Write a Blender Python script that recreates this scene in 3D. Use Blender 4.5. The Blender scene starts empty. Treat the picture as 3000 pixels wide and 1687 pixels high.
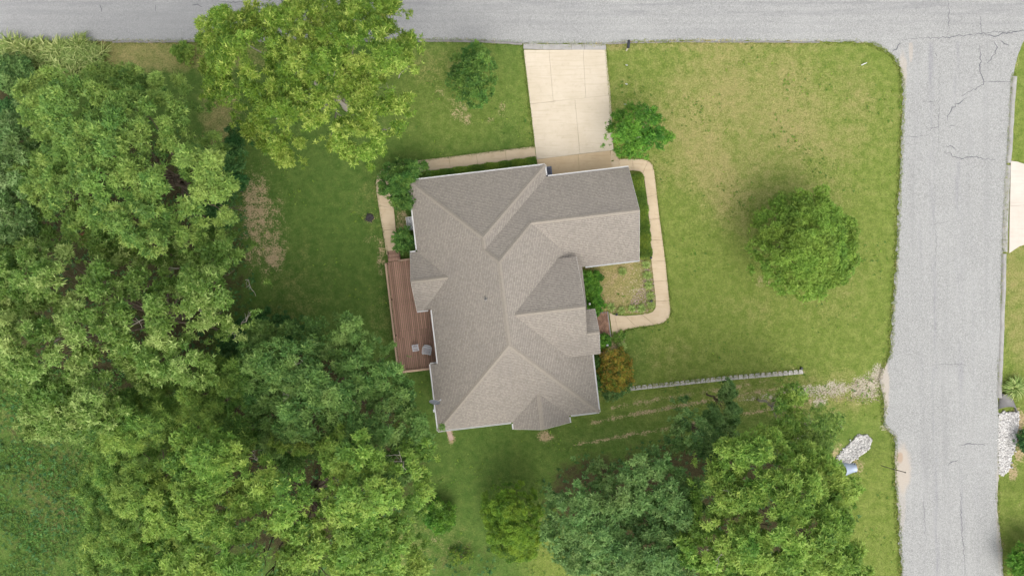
import bpy, bmesh, math, random
import numpy as np
from mathutils import Vector, Matrix

# ------------------------------------------------------------------ camera, sky, sun, exposure
H, S, IMW, IMH = 54.0, 38.0, 3000.0, 1687.0      # camera height (m), photo pixels per metre on the ground
sc = bpy.context.scene
cam_d = bpy.data.cameras.new('camera'); cam = bpy.data.objects.new('camera', cam_d)
sc.collection.objects.link(cam); cam.location = (0, 0, H); cam.rotation_euler = (0, 0, 0)
cam_d.sensor_width = 36.0; cam_d.lens = 36.0 * H * S / IMW; cam_d.clip_end = 2000
sc.camera = cam
SUN_EL, SUN_AZ = math.radians(57), math.radians(168)     # azimuth clockwise from the top of the picture
w = bpy.data.worlds.new('World'); sc.world = w; w.use_nodes = True
nt = w.node_tree; nt.nodes.clear()
sky = nt.nodes.new('ShaderNodeTexSky'); sky.sky_type = 'NISHITA'; sky.sun_disc = False
sky.sun_elevation = SUN_EL; sky.sun_rotation = SUN_AZ; sky.dust_density = 4.0; sky.air_density = 1.2
hs = nt.nodes.new('ShaderNodeHueSaturation'); hs.inputs['Saturation'].default_value = 0.30
bg = nt.nodes.new('ShaderNodeBackground'); bg.inputs['Strength'].default_value = 0.15
wo = nt.nodes.new('ShaderNodeOutputWorld')
nt.links.new(sky.outputs[0], hs.inputs['Color']); nt.links.new(hs.outputs[0], bg.inputs['Color']); nt.links.new(bg.outputs[0], wo.inputs['Surface'])
sl = bpy.data.lights.new('sun', 'SUN'); sl.energy = 1.05; sl.angle = math.radians(78); sl.color = (1.0, 0.955, 0.88)
so = bpy.data.objects.new('sun', sl); sc.collection.objects.link(so)
sd = Vector((math.sin(SUN_AZ) * math.cos(SUN_EL), math.cos(SUN_AZ) * math.cos(SUN_EL), math.sin(SUN_EL)))
so.rotation_euler = sd.to_track_quat('Z', 'Y').to_euler(); so.location = sd * 100
sc.view_settings.view_transform = 'Standard'; sc.view_settings.look = 'None'; sc.view_settings.gamma = 1.0
sc.view_settings.use_curve_mapping = False; sc.view_settings.exposure = 0.84

rng = np.random.default_rng(7); random.seed(7)
COL = sc.collection
TH = math.radians(6.7); CT, ST = math.cos(TH), math.sin(TH)

def P(px, py, z=0.0):
    """world x, y of photo pixel for something at height z"""
    k = (H - z) / H / S
    return ((px - IMW / 2) * k, (IMH / 2 - py) * k)
def P3(px, py, z=0.0):
    x, y = P(px, py, z); return (x, y, z)
def h2w(u, v, z=0.0): return (u * CT - v * ST, u * ST + v * CT, z)
def w2h(x, y): return (x * CT + y * ST, -x * ST + y * CT)

# ------------------------------------------------------------------ materials
class NT:
    def __init__(self, name):
        self.m = bpy.data.materials.new(name); self.m.use_nodes = True
        self.t = self.m.node_tree; self.t.nodes.clear()
        self.out = self.n('OutputMaterial'); self.b = self.n('BsdfPrincipled')
        self.t.links.new(self.b.outputs[0], self.out.inputs['Surface'])
    def n(self, k): return self.t.nodes.new('ShaderNode' + k)
    def set(self, sock, v):
        if isinstance(v, bpy.types.NodeSocket): self.t.links.new(v, sock)
        else: sock.default_value = v
    def math(self, op, a, b=0.0, c=None, clamp=False):
        n = self.n('Math'); n.operation = op; n.use_clamp = clamp
        self.set(n.inputs[0], a); self.set(n.inputs[1], b)
        if c is not None: self.set(n.inputs[2], c)
        return n.outputs[0]
    def mix(self, f, a, b, mode='MIX'):
        n = self.n('Mix'); n.data_type = 'RGBA'; n.blend_type = mode
        self.set(n.inputs[0], f)
        self.set(n.inputs[6], a if isinstance(a, bpy.types.NodeSocket) else (*a, 1)); self.set(n.inputs[7], b if isinstance(b, bpy.types.NodeSocket) else (*b, 1))
        return n.outputs[2]
    def noise(self, scale, detail=4, rough=0.55, vec=None, dist=0.0):
        n = self.n('TexNoise'); n.inputs['Scale'].default_value = scale; n.inputs['Detail'].default_value = detail
        n.inputs['Roughness'].default_value = rough; n.inputs['Distortion'].default_value = dist
        if vec is not None: self.t.links.new(vec, n.inputs['Vector'])
        return n.outputs['Fac']
    def ramp(self, f, lo, hi):
        n = self.n('MapRange'); n.inputs['From Min'].default_value = lo; n.inputs['From Max'].default_value = hi; n.clamp = True
        n.interpolation_type = 'SMOOTHSTEP'
        self.set(n.inputs['Value'], f); return n.outputs['Result']
    def coord(self, which='Object', scale=(1, 1, 1), rot=(0, 0, 0)):
        c = self.n('TexCoord'); m = self.n('Mapping'); m.inputs['Scale'].default_value = scale; m.inputs['Rotation'].default_value = rot
        self.t.links.new(c.outputs[which], m.inputs['Vector']); return m.outputs[0]
    def pos(self, scale=(1, 1, 1), rot=(0, 0, 0)):
        c = self.n('NewGeometry'); m = self.n('Mapping'); m.inputs['Scale'].default_value = scale; m.inputs['Rotation'].default_value = rot
        self.t.links.new(c.outputs['Position'], m.inputs['Vector']); return m.outputs[0]
    def attr(self, name):
        n = self.n('Attribute'); n.attribute_name = name; return n.outputs['Fac']
    def bump(self, h, dist=0.02, strength=1.0):
        n = self.n('Bump'); n.inputs['Distance'].default_value = dist; n.inputs['Strength'].default_value = strength
        self.t.links.new(h, n.inputs['Height']); self.t.links.new(n.outputs[0], self.b.inputs['Normal'])
    def fin(self, col, rough=0.8, spec=0.3, metal=0.0):
        self.set(self.b.inputs['Base Color'], col if isinstance(col, bpy.types.NodeSocket) else (*col, 1))
        self.set(self.b.inputs['Roughness'], rough); self.b.inputs['Specular IOR Level'].default_value = spec; self.b.inputs['Metallic'].default_value = metal
        return self.m

def m_plain(name, col, rough=0.6, spec=0.4, metal=0.0, var=0.12, scale=6.0, bump=0.0):
    t = NT(name); n = t.noise(scale, 5, 0.6, t.pos())
    c = t.mix(n, tuple(x * (1 - var) for x in col), tuple(min(1, x * (1 + var)) for x in col))
    if bump: t.bump(t.noise(scale * 6, 3), bump)
    return t.fin(c, rough, spec, metal)

def m_leaf(name, dark, mid, light, rough=0.55, trans=0.36, spec=0.30, gain=2.0):
    dark, mid, light = (tuple(min(.75, x * gain) for x in c) for c in (dark, mid, light))
    t = NT(name); a = t.attr('tint')
    r = t.n('ValToRGB'); t.t.links.new(a, r.inputs[0])
    e = r.color_ramp.elements; e[0].position = 0.0; e[0].color = (*dark, 1); e[1].position = 1.0; e[1].color = (*light, 1)
    k = r.color_ramp.elements.new(0.5); k.color = (*mid, 1)
    oi = t.n('HueSaturation'); t.t.links.new(r.outputs[0], oi.inputs['Color'])
    n = t.noise(0.45, 2, 0.5, t.pos()); t.set(oi.inputs['Hue'], t.math('MULTIPLY_ADD', n, 0.05, 0.475)); t.set(oi.inputs['Value'], t.math('MULTIPLY_ADD', n, 0.5, 0.75))
    t.fin(oi.outputs[0], rough, spec)
    tr = t.n('BsdfTranslucent'); t.t.links.new(oi.outputs[0], tr.inputs['Color'])
    mx = t.n('MixShader'); mx.inputs[0].default_value = trans
    t.t.links.new(t.b.outputs[0], mx.inputs[1]); t.t.links.new(tr.outputs[0], mx.inputs[2]); t.t.links.new(mx.outputs[0], t.out.inputs['Surface'])
    return t.m

def ground_colour(t):
    p = t.pos()
    dry, dirt, lush, litter, gravel = (t.attr(k) for k in ('dry', 'dirt', 'lush', 'litter', 'gravel'))
    big = t.noise(0.22, 4, 0.6, p); mid = t.noise(1.6, 5, 0.65, p); fine = t.noise(9.0, 4, 0.7, p); vf = t.noise(30, 2, 0.7, p)
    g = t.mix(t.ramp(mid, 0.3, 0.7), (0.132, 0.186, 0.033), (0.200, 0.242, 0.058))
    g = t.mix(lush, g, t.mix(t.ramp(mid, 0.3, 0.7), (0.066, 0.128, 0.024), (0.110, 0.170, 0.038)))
    dm = t.ramp(t.math('ADD', t.math('MULTIPLY', dry, 0.87), t.math('ADD', t.math('MULTIPLY', t.math('SUBTRACT', mid, 0.5), 0.9), t.math('ADD', t.math('MULTIPLY', t.math('SUBTRACT', big, 0.5), 0.8), t.math('MULTIPLY', t.math('SUBTRACT', fine, 0.5), 0.9)))), 0.22, 1.0)
    g = t.mix(dm, g, t.mix(fine, (0.255, 0.225, 0.085), (0.345, 0.300, 0.125)))
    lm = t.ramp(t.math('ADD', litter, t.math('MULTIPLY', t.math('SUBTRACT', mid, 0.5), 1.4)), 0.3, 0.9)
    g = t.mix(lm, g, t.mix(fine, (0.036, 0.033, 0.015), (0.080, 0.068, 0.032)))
    dd = t.ramp(t.math('ADD', dirt, t.math('ADD', t.math('MULTIPLY', t.math('SUBTRACT', mid, 0.5), 1.5), t.math('MULTIPLY', t.math('SUBTRACT', fine, 0.5), 1.6))), 0.46, 0.92)
    g = t.mix(t.math('MULTIPLY', dd, 0.92), g, t.mix(vf, (0.34, 0.245, 0.14), (0.47, 0.365, 0.225)))
    gg = t.ramp(t.math('ADD', gravel, t.math('ADD', t.math('MULTIPLY', t.math('SUBTRACT', mid, 0.5), 1.2), t.math('MULTIPLY', t.math('SUBTRACT', fine, 0.5), 2.0))), 0.5, 0.75)
    g = t.mix(t.math('MULTIPLY', gg, 0.9), g, t.mix(vf, (0.30, 0.25, 0.18), (0.55, 0.50, 0.42)))
    clump = t.noise(4.5, 3, 0.7, p); v = t.math('MULTIPLY_ADD', t.math('ADD', t.math('MULTIPLY', clump, 0.35), t.math('ADD', t.math('MULTIPLY', fine, 0.35), t.math('MULTIPLY', vf, 0.3))), 1.7, 0.15)
    hsv = t.n('HueSaturation'); t.t.links.new(g, hsv.inputs['Color']); t.set(hsv.inputs['Value'], v)
    return hsv.outputs[0], fine, vf

def m_ground():
    t = NT('ground'); c, fine, vf = ground_colour(t)
    t.bump(t.math('ADD', fine, t.math('MULTIPLY', vf, 0.5)), 0.09)
    return t.fin(c, 0.95, 0.1)
def m_grass():
    t = NT('grass_blades'); c, fine, vf = ground_colour(t)
    h = t.n('HueSaturation'); t.t.links.new(c, h.inputs['Color']); t.set(h.inputs['Value'], t.math('MULTIPLY_ADD', t.attr('tint'), 1.1, 0.62))
    return t.fin(h.outputs[0], 0.8, 0.15)

def m_asphalt(name, along):
    t = NT(name); p = t.pos()
    sx = (0.05, 1.3, 1) if along == 'x' else (1.3, 0.05, 1)
    streak = t.noise(1.0, 5, 0.6, t.pos(sx)); streak2 = t.noise(3.2, 3, 0.6, t.pos(sx))
    spk = t.noise(14, 4, 0.85, p); big = t.noise(0.16, 4, 0.6, p); mid = t.noise(1.2, 5, 0.7, p)
    c = t.mix(t.ramp(spk, 0.3, 0.7), (0.165, 0.165, 0.160), (0.385, 0.385, 0.370))
    c = t.mix(t.math('MULTIPLY', t.ramp(streak, 0.50, 0.75), 0.40), c, (0.195, 0.194, 0.196))
    c = t.mix(t.math('MULTIPLY', t.ramp(streak2, 0.55, 0.8), 0.25), c, (0.37, 0.368, 0.352))
    c = t.mix(t.math('MULTIPLY', t.ramp(big, 0.45, 0.75), 0.35), c, (0.345, 0.345, 0.332))
    c = t.mix(t.math('MULTIPLY', t.ramp(mid, 0.6, 0.85), 0.35), c, (0.20, 0.20, 0.21))
    def ell(px, py, rx, ry):
        q = t.n('VectorMath'); q.operation = 'MULTIPLY_ADD'; cx, cy = P(px, py); t.t.links.new(p, q.inputs[0]); q.inputs[1].default_value = (S / rx, S / ry, 0); q.inputs[2].default_value = (-cx * S / rx, -cy * S / ry, 0)
        l = t.n('VectorMath'); l.operation = 'LENGTH'; t.t.links.new(q.outputs[0], l.inputs[0]); return l.outputs['Value']
    if along == 'y':
        sx_ = t.n('SeparateXYZ'); t.t.links.new(p, sx_.inputs[0]); lane = t.noise(0.6, 6, 0.7, t.pos((4, 0.35, 1)))
        for px, wd, k in ((2738, .16, .6), (2814, .20, .42), (2700, .10, .22), (2855, .15, .2)):
            d = t.math('ABSOLUTE', t.math('SUBTRACT', t.math('ADD', sx_.outputs[0], t.math('MULTIPLY', sx_.outputs[1], .012)), P(px, 0)[0] - .012 * 8)); f = t.math('SUBTRACT', 1.0, t.ramp(d, wd * .2, wd * 2.2))
            c = t.mix(t.math('MULTIPLY', t.math('MULTIPLY', f, t.ramp(lane, .42, .68)), k), c, (0.180, 0.178, 0.198))
        for px, py, rx, ry, k in ((2640, 1372, 30, 75, .9), (2592, 1130, 14, 90, .8), (2644, 205, 14, 60, .6), (2640, 1480, 16, 80, .35), (2930, 1480, 14, 200, .5), (2668, 150, 7, 36, .5)):
            e_ = t.math('ADD', ell(px, py, rx, ry), t.math('MULTIPLY', t.math('SUBTRACT', mid, .5), 1.0)); c = t.mix(t.math('MULTIPLY', t.math('SUBTRACT', 1.0, t.ramp(e_, .6, 1.15)), k), c, t.mix(spk, (0.33, 0.285, 0.235), (0.43, 0.38, 0.32)))
        e_ = t.math('ADD', ell(2636, 1340, 10, 18), t.math('MULTIPLY', t.math('SUBTRACT', mid, .5), .8)); c = t.mix(t.math('MULTIPLY', t.math('SUBTRACT', 1.0, t.ramp(e_, .6, 1.1)), .8), c, (0.33, 0.24, 0.17))
    if along == 'x':
        sx_ = t.n('SeparateXYZ'); t.t.links.new(p, sx_.inputs[0]); lane = t.noise(0.6, 6, 0.7, t.pos((0.3, 4, 1)))
        for py, wd, k in ((8, .5, .45), (38, .25, .40), (66, .18, .30), (92, .22, .22)):
            d = t.math('ABSOLUTE', t.math('SUBTRACT', sx_.outputs[1], P(0, py)[1])); f = t.math('SUBTRACT', 1.0, t.ramp(d, wd * .2, wd * 2.0)); c = t.mix(t.math('MULTIPLY', t.math('MULTIPLY', f, t.ramp(lane, .38, .66)), k), c, (0.165, 0.164, 0.172))
        e_ = t.math('ADD', ell(300, 60, 1500, 220), t.math('MULTIPLY', t.math('SUBTRACT', big, .5), .8)); c = t.mix(t.math('MULTIPLY', t.math('SUBTRACT', 1.0, t.ramp(e_, .5, 1.1)), .32), c, (0.205, 0.205, 0.210))  # duller light over the street's left end, painted into the asphalt colour
    t.bump(spk, 0.012); return t.fin(c, 0.85, 0.25)

def m_concrete(name, a, b, stain, brush=True):
    t = NT(name); p = t.pos(rot=(0, 0, -TH))
    spk = t.noise(26, 3, 0.75, p); big = t.noise(0.5, 4, 0.6, p); mid = t.noise(2.2, 5, 0.7, p)
    br = t.noise(1.0, 4, 0.6, t.pos((0.5, 7.0, 1), (0, 0, -TH)))
    c = t.mix(t.ramp(big, 0.3, 0.7), a, b)
    c = t.mix(t.math('MULTIPLY', t.ramp(br, 0.48, 0.72), 0.5), c, stain)
    c = t.mix(t.math('MULTIPLY', t.ramp(mid, 0.5, 0.78), 0.6), c, stain)
    c = t.mix(t.math('MULTIPLY', spk, 0.25), c, tuple(x * 0.55 for x in a))
    t.bump(spk, 0.008); return t.fin(c, 0.85, 0.25)

def m_shingle():
    t = NT('shingles'); uv = t.coord('UV')
    br = t.n('TexBrick'); t.t.links.new(uv, br.inputs['Vector']); br.offset = 0.43; br.squash = 1.0
    br.inputs['Color1'].default_value = (0.0, 0, 0, 1); br.inputs['Color2'].default_value = (1, 1, 1, 1); br.inputs['Mortar'].default_value = (0.05, 0.05, 0.05, 1)
    br.inputs['Scale'].default_value = 1.0; br.inputs['Brick Width'].default_value = 0.11; br.inputs['Row Height'].default_value = 0.143
    br.inputs['Mortar Size'].default_value = 0.006; br.inputs['Mortar Smooth'].default_value = 0.3
    spk = t.noise(24, 3, 0.75, uv); big = t.noise(0.35, 4, 0.6, uv); drip = t.noise(1.0, 4, 0.6, t.coord('UV', (1.6, 0.16, 1)))
    c = t.mix(br.outputs['Color'], (0.176, 0.157, 0.132), (0.278, 0.248, 0.210))
    c = t.mix(t.math('MULTIPLY', t.ramp(spk, 0.3, 0.7), 0.6), c, (0.300, 0.272, 0.240))
    c = t.mix(t.math('MULTIPLY', t.ramp(big, 0.45, 0.75), 0.45), c, (0.200, 0.180, 0.160))
    c = t.mix(t.math('MULTIPLY', t.ramp(drip, 0.52, 0.78), 0.22), c, (0.17, 0.155, 0.145))
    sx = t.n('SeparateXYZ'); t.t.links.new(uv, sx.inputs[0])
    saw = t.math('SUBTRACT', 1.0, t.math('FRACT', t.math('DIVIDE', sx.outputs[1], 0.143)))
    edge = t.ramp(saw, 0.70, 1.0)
    c = t.mix(t.math('MULTIPLY', edge, 0.75), c, (0.10, 0.088, 0.078))  # shadow line of each shingle course, painted in as a dark band
    t.bump(t.math('ADD', saw, t.math('MULTIPLY', spk, 0.35)), 0.022); return t.fin(c, 0.92, 0.15)

def m_wood(name, a, b, dirx=True):
    t = NT(name); p = t.coord('Object', (1, 1, 1))
    info = t.n('ObjectInfo'); g = t.noise(3.0, 6, 0.7, t.coord('Object', (9, 0.6, 4))); g2 = t.noise(1.1, 4, 0.6, p)
    c = t.mix(t.ramp(g, 0.3, 0.75), a, b)
    c = t.mix(t.math('MULTIPLY', t.ramp(g2, 0.5, 0.75), 0.45), c, tuple(x * 0.62 for x in a))
    h = t.n('HueSaturation'); t.t.links.new(c, h.inputs['Color']); t.set(h.inputs['Value'], t.math('MULTIPLY_ADD', info.outputs['Random'], 0.4, 0.8))
    t.bump(g, 0.004); return t.fin(h.outputs[0], 0.75, 0.3)

def m_brick(name, a, b, mortar, w=0.2, hgt=0.066):
    t = NT(name); br = t.n('TexBrick'); t.t.links.new(t.coord('UV'), br.inputs['Vector'])
    br.inputs['Color1'].default_value = (*a, 1); br.inputs['Color2'].default_value = (*b, 1); br.inputs['Mortar'].default_value = (*mortar, 1)
    br.inputs['Scale'].default_value = 1; br.inputs['Brick Width'].default_value = w; br.inputs['Row Height'].default_value = hgt; br.inputs['Mortar Size'].default_value = 0.007
    t.bump(br.outputs['Fac'], -0.01); return t.fin(br.outputs['Color'], 0.85, 0.2)

def m_vary(name, a, b, rough=0.8, spec=0.3, scale=4.0):
    """colour that differs from object to object"""
    t = NT(name); info = t.n('ObjectInfo'); n = t.noise(scale, 5, 0.65, t.pos()); f = t.noise(scale * 7, 3, 0.7, t.pos())
    c = t.mix(info.outputs['Random'], a, b); c = t.mix(t.math('MULTIPLY', t.ramp(n, 0.45, 0.75), 0.45), c, tuple(x * 0.6 for x in a))
    t.bump(f, 0.01); return t.fin(c, rough, spec)

def m_stone(name, a, b):
    t = NT(name); n = t.attr('tint'); f = t.noise(30, 3, 0.7, t.pos())
    c = t.mix(n, a, b); c = t.mix(t.math('MULTIPLY', f, 0.3), c, tuple(x * 0.6 for x in a)); return t.fin(c, 0.9, 0.2)

M = dict(
    ground=m_ground(), grass=m_grass(), road_x=m_asphalt('asphalt_main', 'x'), road_y=m_asphalt('asphalt_side', 'y'),
    tar=m_plain('crack_tar', (0.105, 0.105, 0.115), 0.8, var=0.3), kerb=m_plain('kerb_concrete', (0.30, 0.29, 0.275), 0.9, 0.2, var=0.35, scale=2.5, bump=0.01),
    kerbdark=m_plain('kerb_asphalt', (0.21, 0.20, 0.195), 0.9, 0.2, var=0.35, scale=2.5, bump=0.01),
    drive=m_concrete('driveway_concrete', (0.50, 0.430, 0.325), (0.555, 0.485, 0.380), (0.41, 0.345, 0.255)),
    apron=m_concrete('tan_concrete', (0.46, 0.345, 0.21), (0.52, 0.40, 0.255), (0.38, 0.275, 0.16)),
    walk=m_concrete('walkway_concrete', (0.48, 0.38, 0.255), (0.54, 0.435, 0.305), (0.39, 0.29, 0.18)),
    neigh=m_concrete('pale_concrete', (0.52, 0.465, 0.40), (0.57, 0.515, 0.45), (0.45, 0.40, 0.34)),
    sand=m_plain('sandy_silt', (0.40, 0.345, 0.285), 0.95, 0.1, var=0.25, scale=2.0),
    shingle=m_shingle(), cap=m_vary('ridge_cap_shingle', (0.245, 0.218, 0.183), (0.268, 0.238, 0.200), 0.9, 0.15, 8.0),
    white=m_plain('white_trim', (0.62, 0.62, 0.61), 0.5, 0.4, var=0.05), soffit=m_plain('soffit', (0.7, 0.69, 0.66), 0.7, var=0.05),
    wall=m_brick('brick_wall', (0.33, 0.20, 0.14), (0.42, 0.27, 0.19), (0.42, 0.38, 0.33)), glass=m_plain('window_glass', (0.03, 0.04, 0.05), 0.08, 0.6, var=0.1),
    door=m_plain('door_paint', (0.24, 0.07, 0.05), 0.5, var=0.1), garage=m_plain('garage_door', (0.72, 0.70, 0.66), 0.55, var=0.05),
    deck=m_wood('deck_board', (0.265, 0.158, 0.112), (0.385, 0.245, 0.180)), rail=m_wood('deck_rail', (0.33, 0.225, 0.155), (0.42, 0.295, 0.21)),
    deckdark=m_wood('deck_frame', (0.13, 0.085, 0.06), (0.19, 0.125, 0.09)),
    plastic=m_plain('grey_plastic', (0.40, 0.41, 0.44), 0.5, 0.4, var=0.08), plastic2=m_plain('pale_plastic', (0.50, 0.51, 0.53), 0.5, 0.4, var=0.08),
    black=m_plain('black_plastic', (0.02, 0.022, 0.03), 0.45, 0.5, var=0.2), darkmetal=m_plain('dark_metal', (0.07, 0.06, 0.05), 0.6, 0.4, var=0.3),
    post=m_plain('post_wood', (0.55, 0.50, 0.42), 0.8, var=0.15), bin=m_plain('bin_plastic', (0.085, 0.095, 0.135), 0.45, 0.45, var=0.15), bindark=m_plain('bin_body', (0.045, 0.05, 0.075), 0.5, 0.4, var=0.15),
    dish=m_plain('dish_grey', (0.36, 0.38, 0.41), 0.45, 0.4, 0.0, var=0.1), galv=m_plain('galvanised_steel', (0.30, 0.35, 0.43), 0.45, 0.5, 0.35, var=0.2, scale=3),
    block=m_vary('retaining_block', (0.36, 0.34, 0.31), (0.47, 0.445, 0.41), 0.9, 0.2), blockred=m_vary('reddish_block', (0.36, 0.26, 0.21), (0.42, 0.31, 0.25), 0.9, 0.2),
    brick=m_vary('paver_brick', (0.185, 0.105, 0.070), (0.32, 0.19, 0.125), 0.85, 0.25),
    stone=m_stone('rip_rap', (0.34, 0.325, 0.31), (0.66, 0.645, 0.62)), chip=m_stone('bed_chips', (0.30, 0.22, 0.17), (0.58, 0.47, 0.40)),
    tarp=m_plain('grey_tarp', (0.42, 0.43, 0.44), 0.5, 0.4, var=0.35, scale=5), ash=m_plain('burnt_wood', (0.05, 0.045, 0.045), 0.9, 0.2, var=0.5, scale=9, bump=0.02),
    bark=m_plain('bark', (0.13, 0.10, 0.075), 0.95, 0.1, var=0.35, scale=7, bump=0.02), palebark=m_plain('pale_bark', (0.38, 0.34, 0.29), 0.9, 0.15, var=0.3, scale=7, bump=0.02),
)

# ------------------------------------------------------------------ object helpers
def tag(o, label=None, cat=None, group=None, kind=None):
    for k, v in (('label', label), ('category', cat), ('group', group), ('kind', kind)):
        if v: o[k] = v
    return o
def thing(name, label, cat, loc=(0, 0, 0), rz=0.0, group=None):
    o = bpy.data.objects.new(name, None); COL.objects.link(o); o.location = loc; o.rotation_euler = (0, 0, rz); o.empty_display_size = 0.3
    return tag(o, label, cat, group)
def link(name, me, mat, parent=None, loc=None):
    o = bpy.data.objects.new(name, me); COL.objects.link(o)
    if mat is not None and not me.materials: me.materials.append(mat)
    if parent is not None: o.parent = parent
    if loc is not None: o.location = loc
    return o

class MB:
    def __init__(self): self.v = []; self.f = []; self.uv = None
    def add(self, vs, fs):
        k = len(self.v); self.v += [tuple(p) for p in vs]; self.f += [tuple(i + k for i in f) for f in fs]; return self
    def box(self, c, s, rz=0.0, taper=1.0, rot=None):
        a = [x / 2 for x in s]; vs = []
        R = rot if rot is not None else Matrix.Rotation(rz, 3, 'Z')
        for z in (-1, 1):
            k = taper if z > 0 else 1.0
            for x, y in ((-1, -1), (1, -1), (1, 1), (-1, 1)):
                vs.append(Vector(c) + R @ Vector((x * a[0] * k, y * a[1] * k, z * a[2])))
        return self.add(vs, [(3, 2, 1, 0), (4, 5, 6, 7), (0, 1, 5, 4), (1, 2, 6, 5), (2, 3, 7, 6), (3, 0, 4, 7)])
    def bevbox(self, c, s, b=0.02, rz=0.0, tilt=None):
        """box with a chamfered top edge"""
        a = [x / 2 for x in s]; vs = []; R = Matrix.Rotation(rz, 3, 'Z')
        if tilt: R = R @ Matrix.Rotation(tilt[0], 3, 'X') @ Matrix.Rotation(tilt[1], 3, 'Y')
        for z, d in ((-a[2], 0), (a[2] - b, 0), (a[2], b)):
            for x, y in ((-1, -1), (1, -1), (1, 1), (-1, 1)): vs.append(Vector(c) + R @ Vector((x * (a[0] - d), y * (a[1] - d), z)))
        fs = [(3, 2, 1, 0), (8, 9, 10, 11)]
        for k in (0, 4): fs += [(k + i, k + (i + 1) % 4, k + 4 + (i + 1) % 4, k + 4 + i) for i in range(4)]
        return self.add(vs, fs)
    def prism(self, poly, z0, z1, bev=0.0):
        n = len(poly); A = sum(poly[i][0] * poly[(i + 1) % n][1] - poly[(i + 1) % n][0] * poly[i][1] for i in range(n))
        if A < 0: poly = poly[::-1]
        rings = [[(x, y, z0) for x, y in poly]]
        if bev:
            cx = sum(p[0] for p in poly) / n; cy = sum(p[1] for p in poly) / n
            rings.append([(x, y, z1 - bev) for x, y in poly])
            rr = []
            for x, y in poly:
                d = math.hypot(x - cx, y - cy) or 1; rr.append((x - (x - cx) / d * bev * 1.3, y - (y - cy) / d * bev * 1.3, z1))
            rings.append(rr)
        else: rings.append([(x, y, z1) for x, y in poly])
        vs = [p for r in rings for p in r]; fs = [tuple(range(n - 1, -1, -1)), tuple(range((len(rings) - 1) * n, len(rings) * n))]
        for r in range(len(rings) - 1): fs += [(r * n + i, r * n + (i + 1) % n, (r + 1) * n + (i + 1) % n, (r + 1) * n + i) for i in range(n)]
        return self.add(vs, fs)
    def tube(self, pts, rad, n=6, cap=True):
        pts = [Vector(p) for p in pts]; vs = []; fs = []
        if not hasattr(rad, '__len__'): rad = [rad] * len(pts)
        ref = Vector((0, 0, 1))
        for i, p in enumerate(pts):
            d = (pts[min(i + 1, len(pts) - 1)] - pts[max(i - 1, 0)]).normalized()
            a = d.cross(ref if abs(d.z) < 0.95 else Vector((1, 0, 0))).normalized(); b = d.cross(a)
            for k in range(n):
                t = 2 * math.pi * k / n; vs.append(p + (a * math.cos(t) + b * math.sin(t)) * rad[i])
        for i in range(len(pts) - 1):
            fs += [(i * n + k, i * n + (k + 1) % n, (i + 1) * n + (k + 1) % n, (i + 1) * n + k) for k in range(n)]
        if cap: fs += [tuple(range(n - 1, -1, -1)), tuple(range((len(pts) - 1) * n, len(pts) * n))]
        return self.add(vs, fs)
    def mesh(self, name, smooth=False, boxuv=False):
        me = bpy.data.meshes.new(name); me.from_pydata(self.v, [], self.f)
        bm = bmesh.new(); bm.from_mesh(me); bmesh.ops.recalc_face_normals(bm, faces=bm.faces); bm.to_mesh(me); bm.free()
        if smooth:
            for p in me.polygons: p.use_smooth = True
        if boxuv:
            uv = me.uv_layers.new(name='UVMap')
            for p in me.polygons:
                for li in p.loop_indices:
                    c = me.vertices[me.loops[li].vertex_index].co
                    uv.data[li].uv = (c.y, c.z) if abs(p.normal.x) > 0.7 else ((c.x, c.z) if abs(p.normal.y) > 0.7 else (c.x, c.y))
        me.update(); return me
    def build(self, name, mat, parent=None, loc=None, smooth=False, boxuv=False):
        return link(name, self.mesh(name, smooth, boxuv), mat, parent, loc)

def np_mesh(name, co, quads, mat, tint=None, parent=None, attrs=None, loc=None):
    co = np.ascontiguousarray(co, dtype=np.float32); quads = np.ascontiguousarray(quads, dtype=np.int32); nv = len(co); nq, k = quads.shape
    me = bpy.data.meshes.new(name); me.vertices.add(nv); me.vertices.foreach_set('co', co.ravel())
    me.loops.add(nq * k); me.loops.foreach_set('vertex_index', quads.ravel())
    me.polygons.add(nq); me.polygons.foreach_set('loop_start', np.arange(0, nq * k, k, dtype=np.int32))
    if tint is not None: attrs = dict(attrs or {}, tint=tint)
    for an, av in (attrs or {}).items():
        a = me.attributes.new(an, 'FLOAT', 'POINT'); a.data.foreach_set('value', np.ascontiguousarray(av, dtype=np.float32))
    me.update(calc_edges=True)
    return link(name, me, mat, parent, loc)

# ------------------------------------------------------------------ plan of the place (photo pixels of ground features)
def pw(pts, z=0.0): return [P(a, b, z) for a, b in pts]
def smooth_line(pts, step=0.35, jit=0.0, closed=False):
    """resample a polyline, with a little raggedness"""
    out = []; n = len(pts)
    for i in range(n if closed else n - 1):
        a = np.array(pts[i]); b = np.array(pts[(i + 1) % n]); L = np.linalg.norm(b - a); m = max(1, int(L / step))
        nrm = np.array((-(b - a)[1], (b - a)[0])) / max(L, 1e-6)
        for k in range(m): out.append(tuple(a + (b - a) * k / m + nrm * rng.normal(0, jit)))
    if not closed: out.append(tuple(pts[-1]))
    return out
def inside(x, y, poly):
    x = np.asarray(x); y = np.asarray(y); r = np.zeros(x.shape, bool); n = len(poly)
    for i in range(n):
        x0, y0 = poly[i]; x1, y1 = poly[(i + 1) % n]
        if y0 == y1: continue
        c = ((y0 > y) != (y1 > y)) & (x < (x1 - x0) * (y - y0) / (y1 - y0) + x0); r ^= c
    return r
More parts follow.
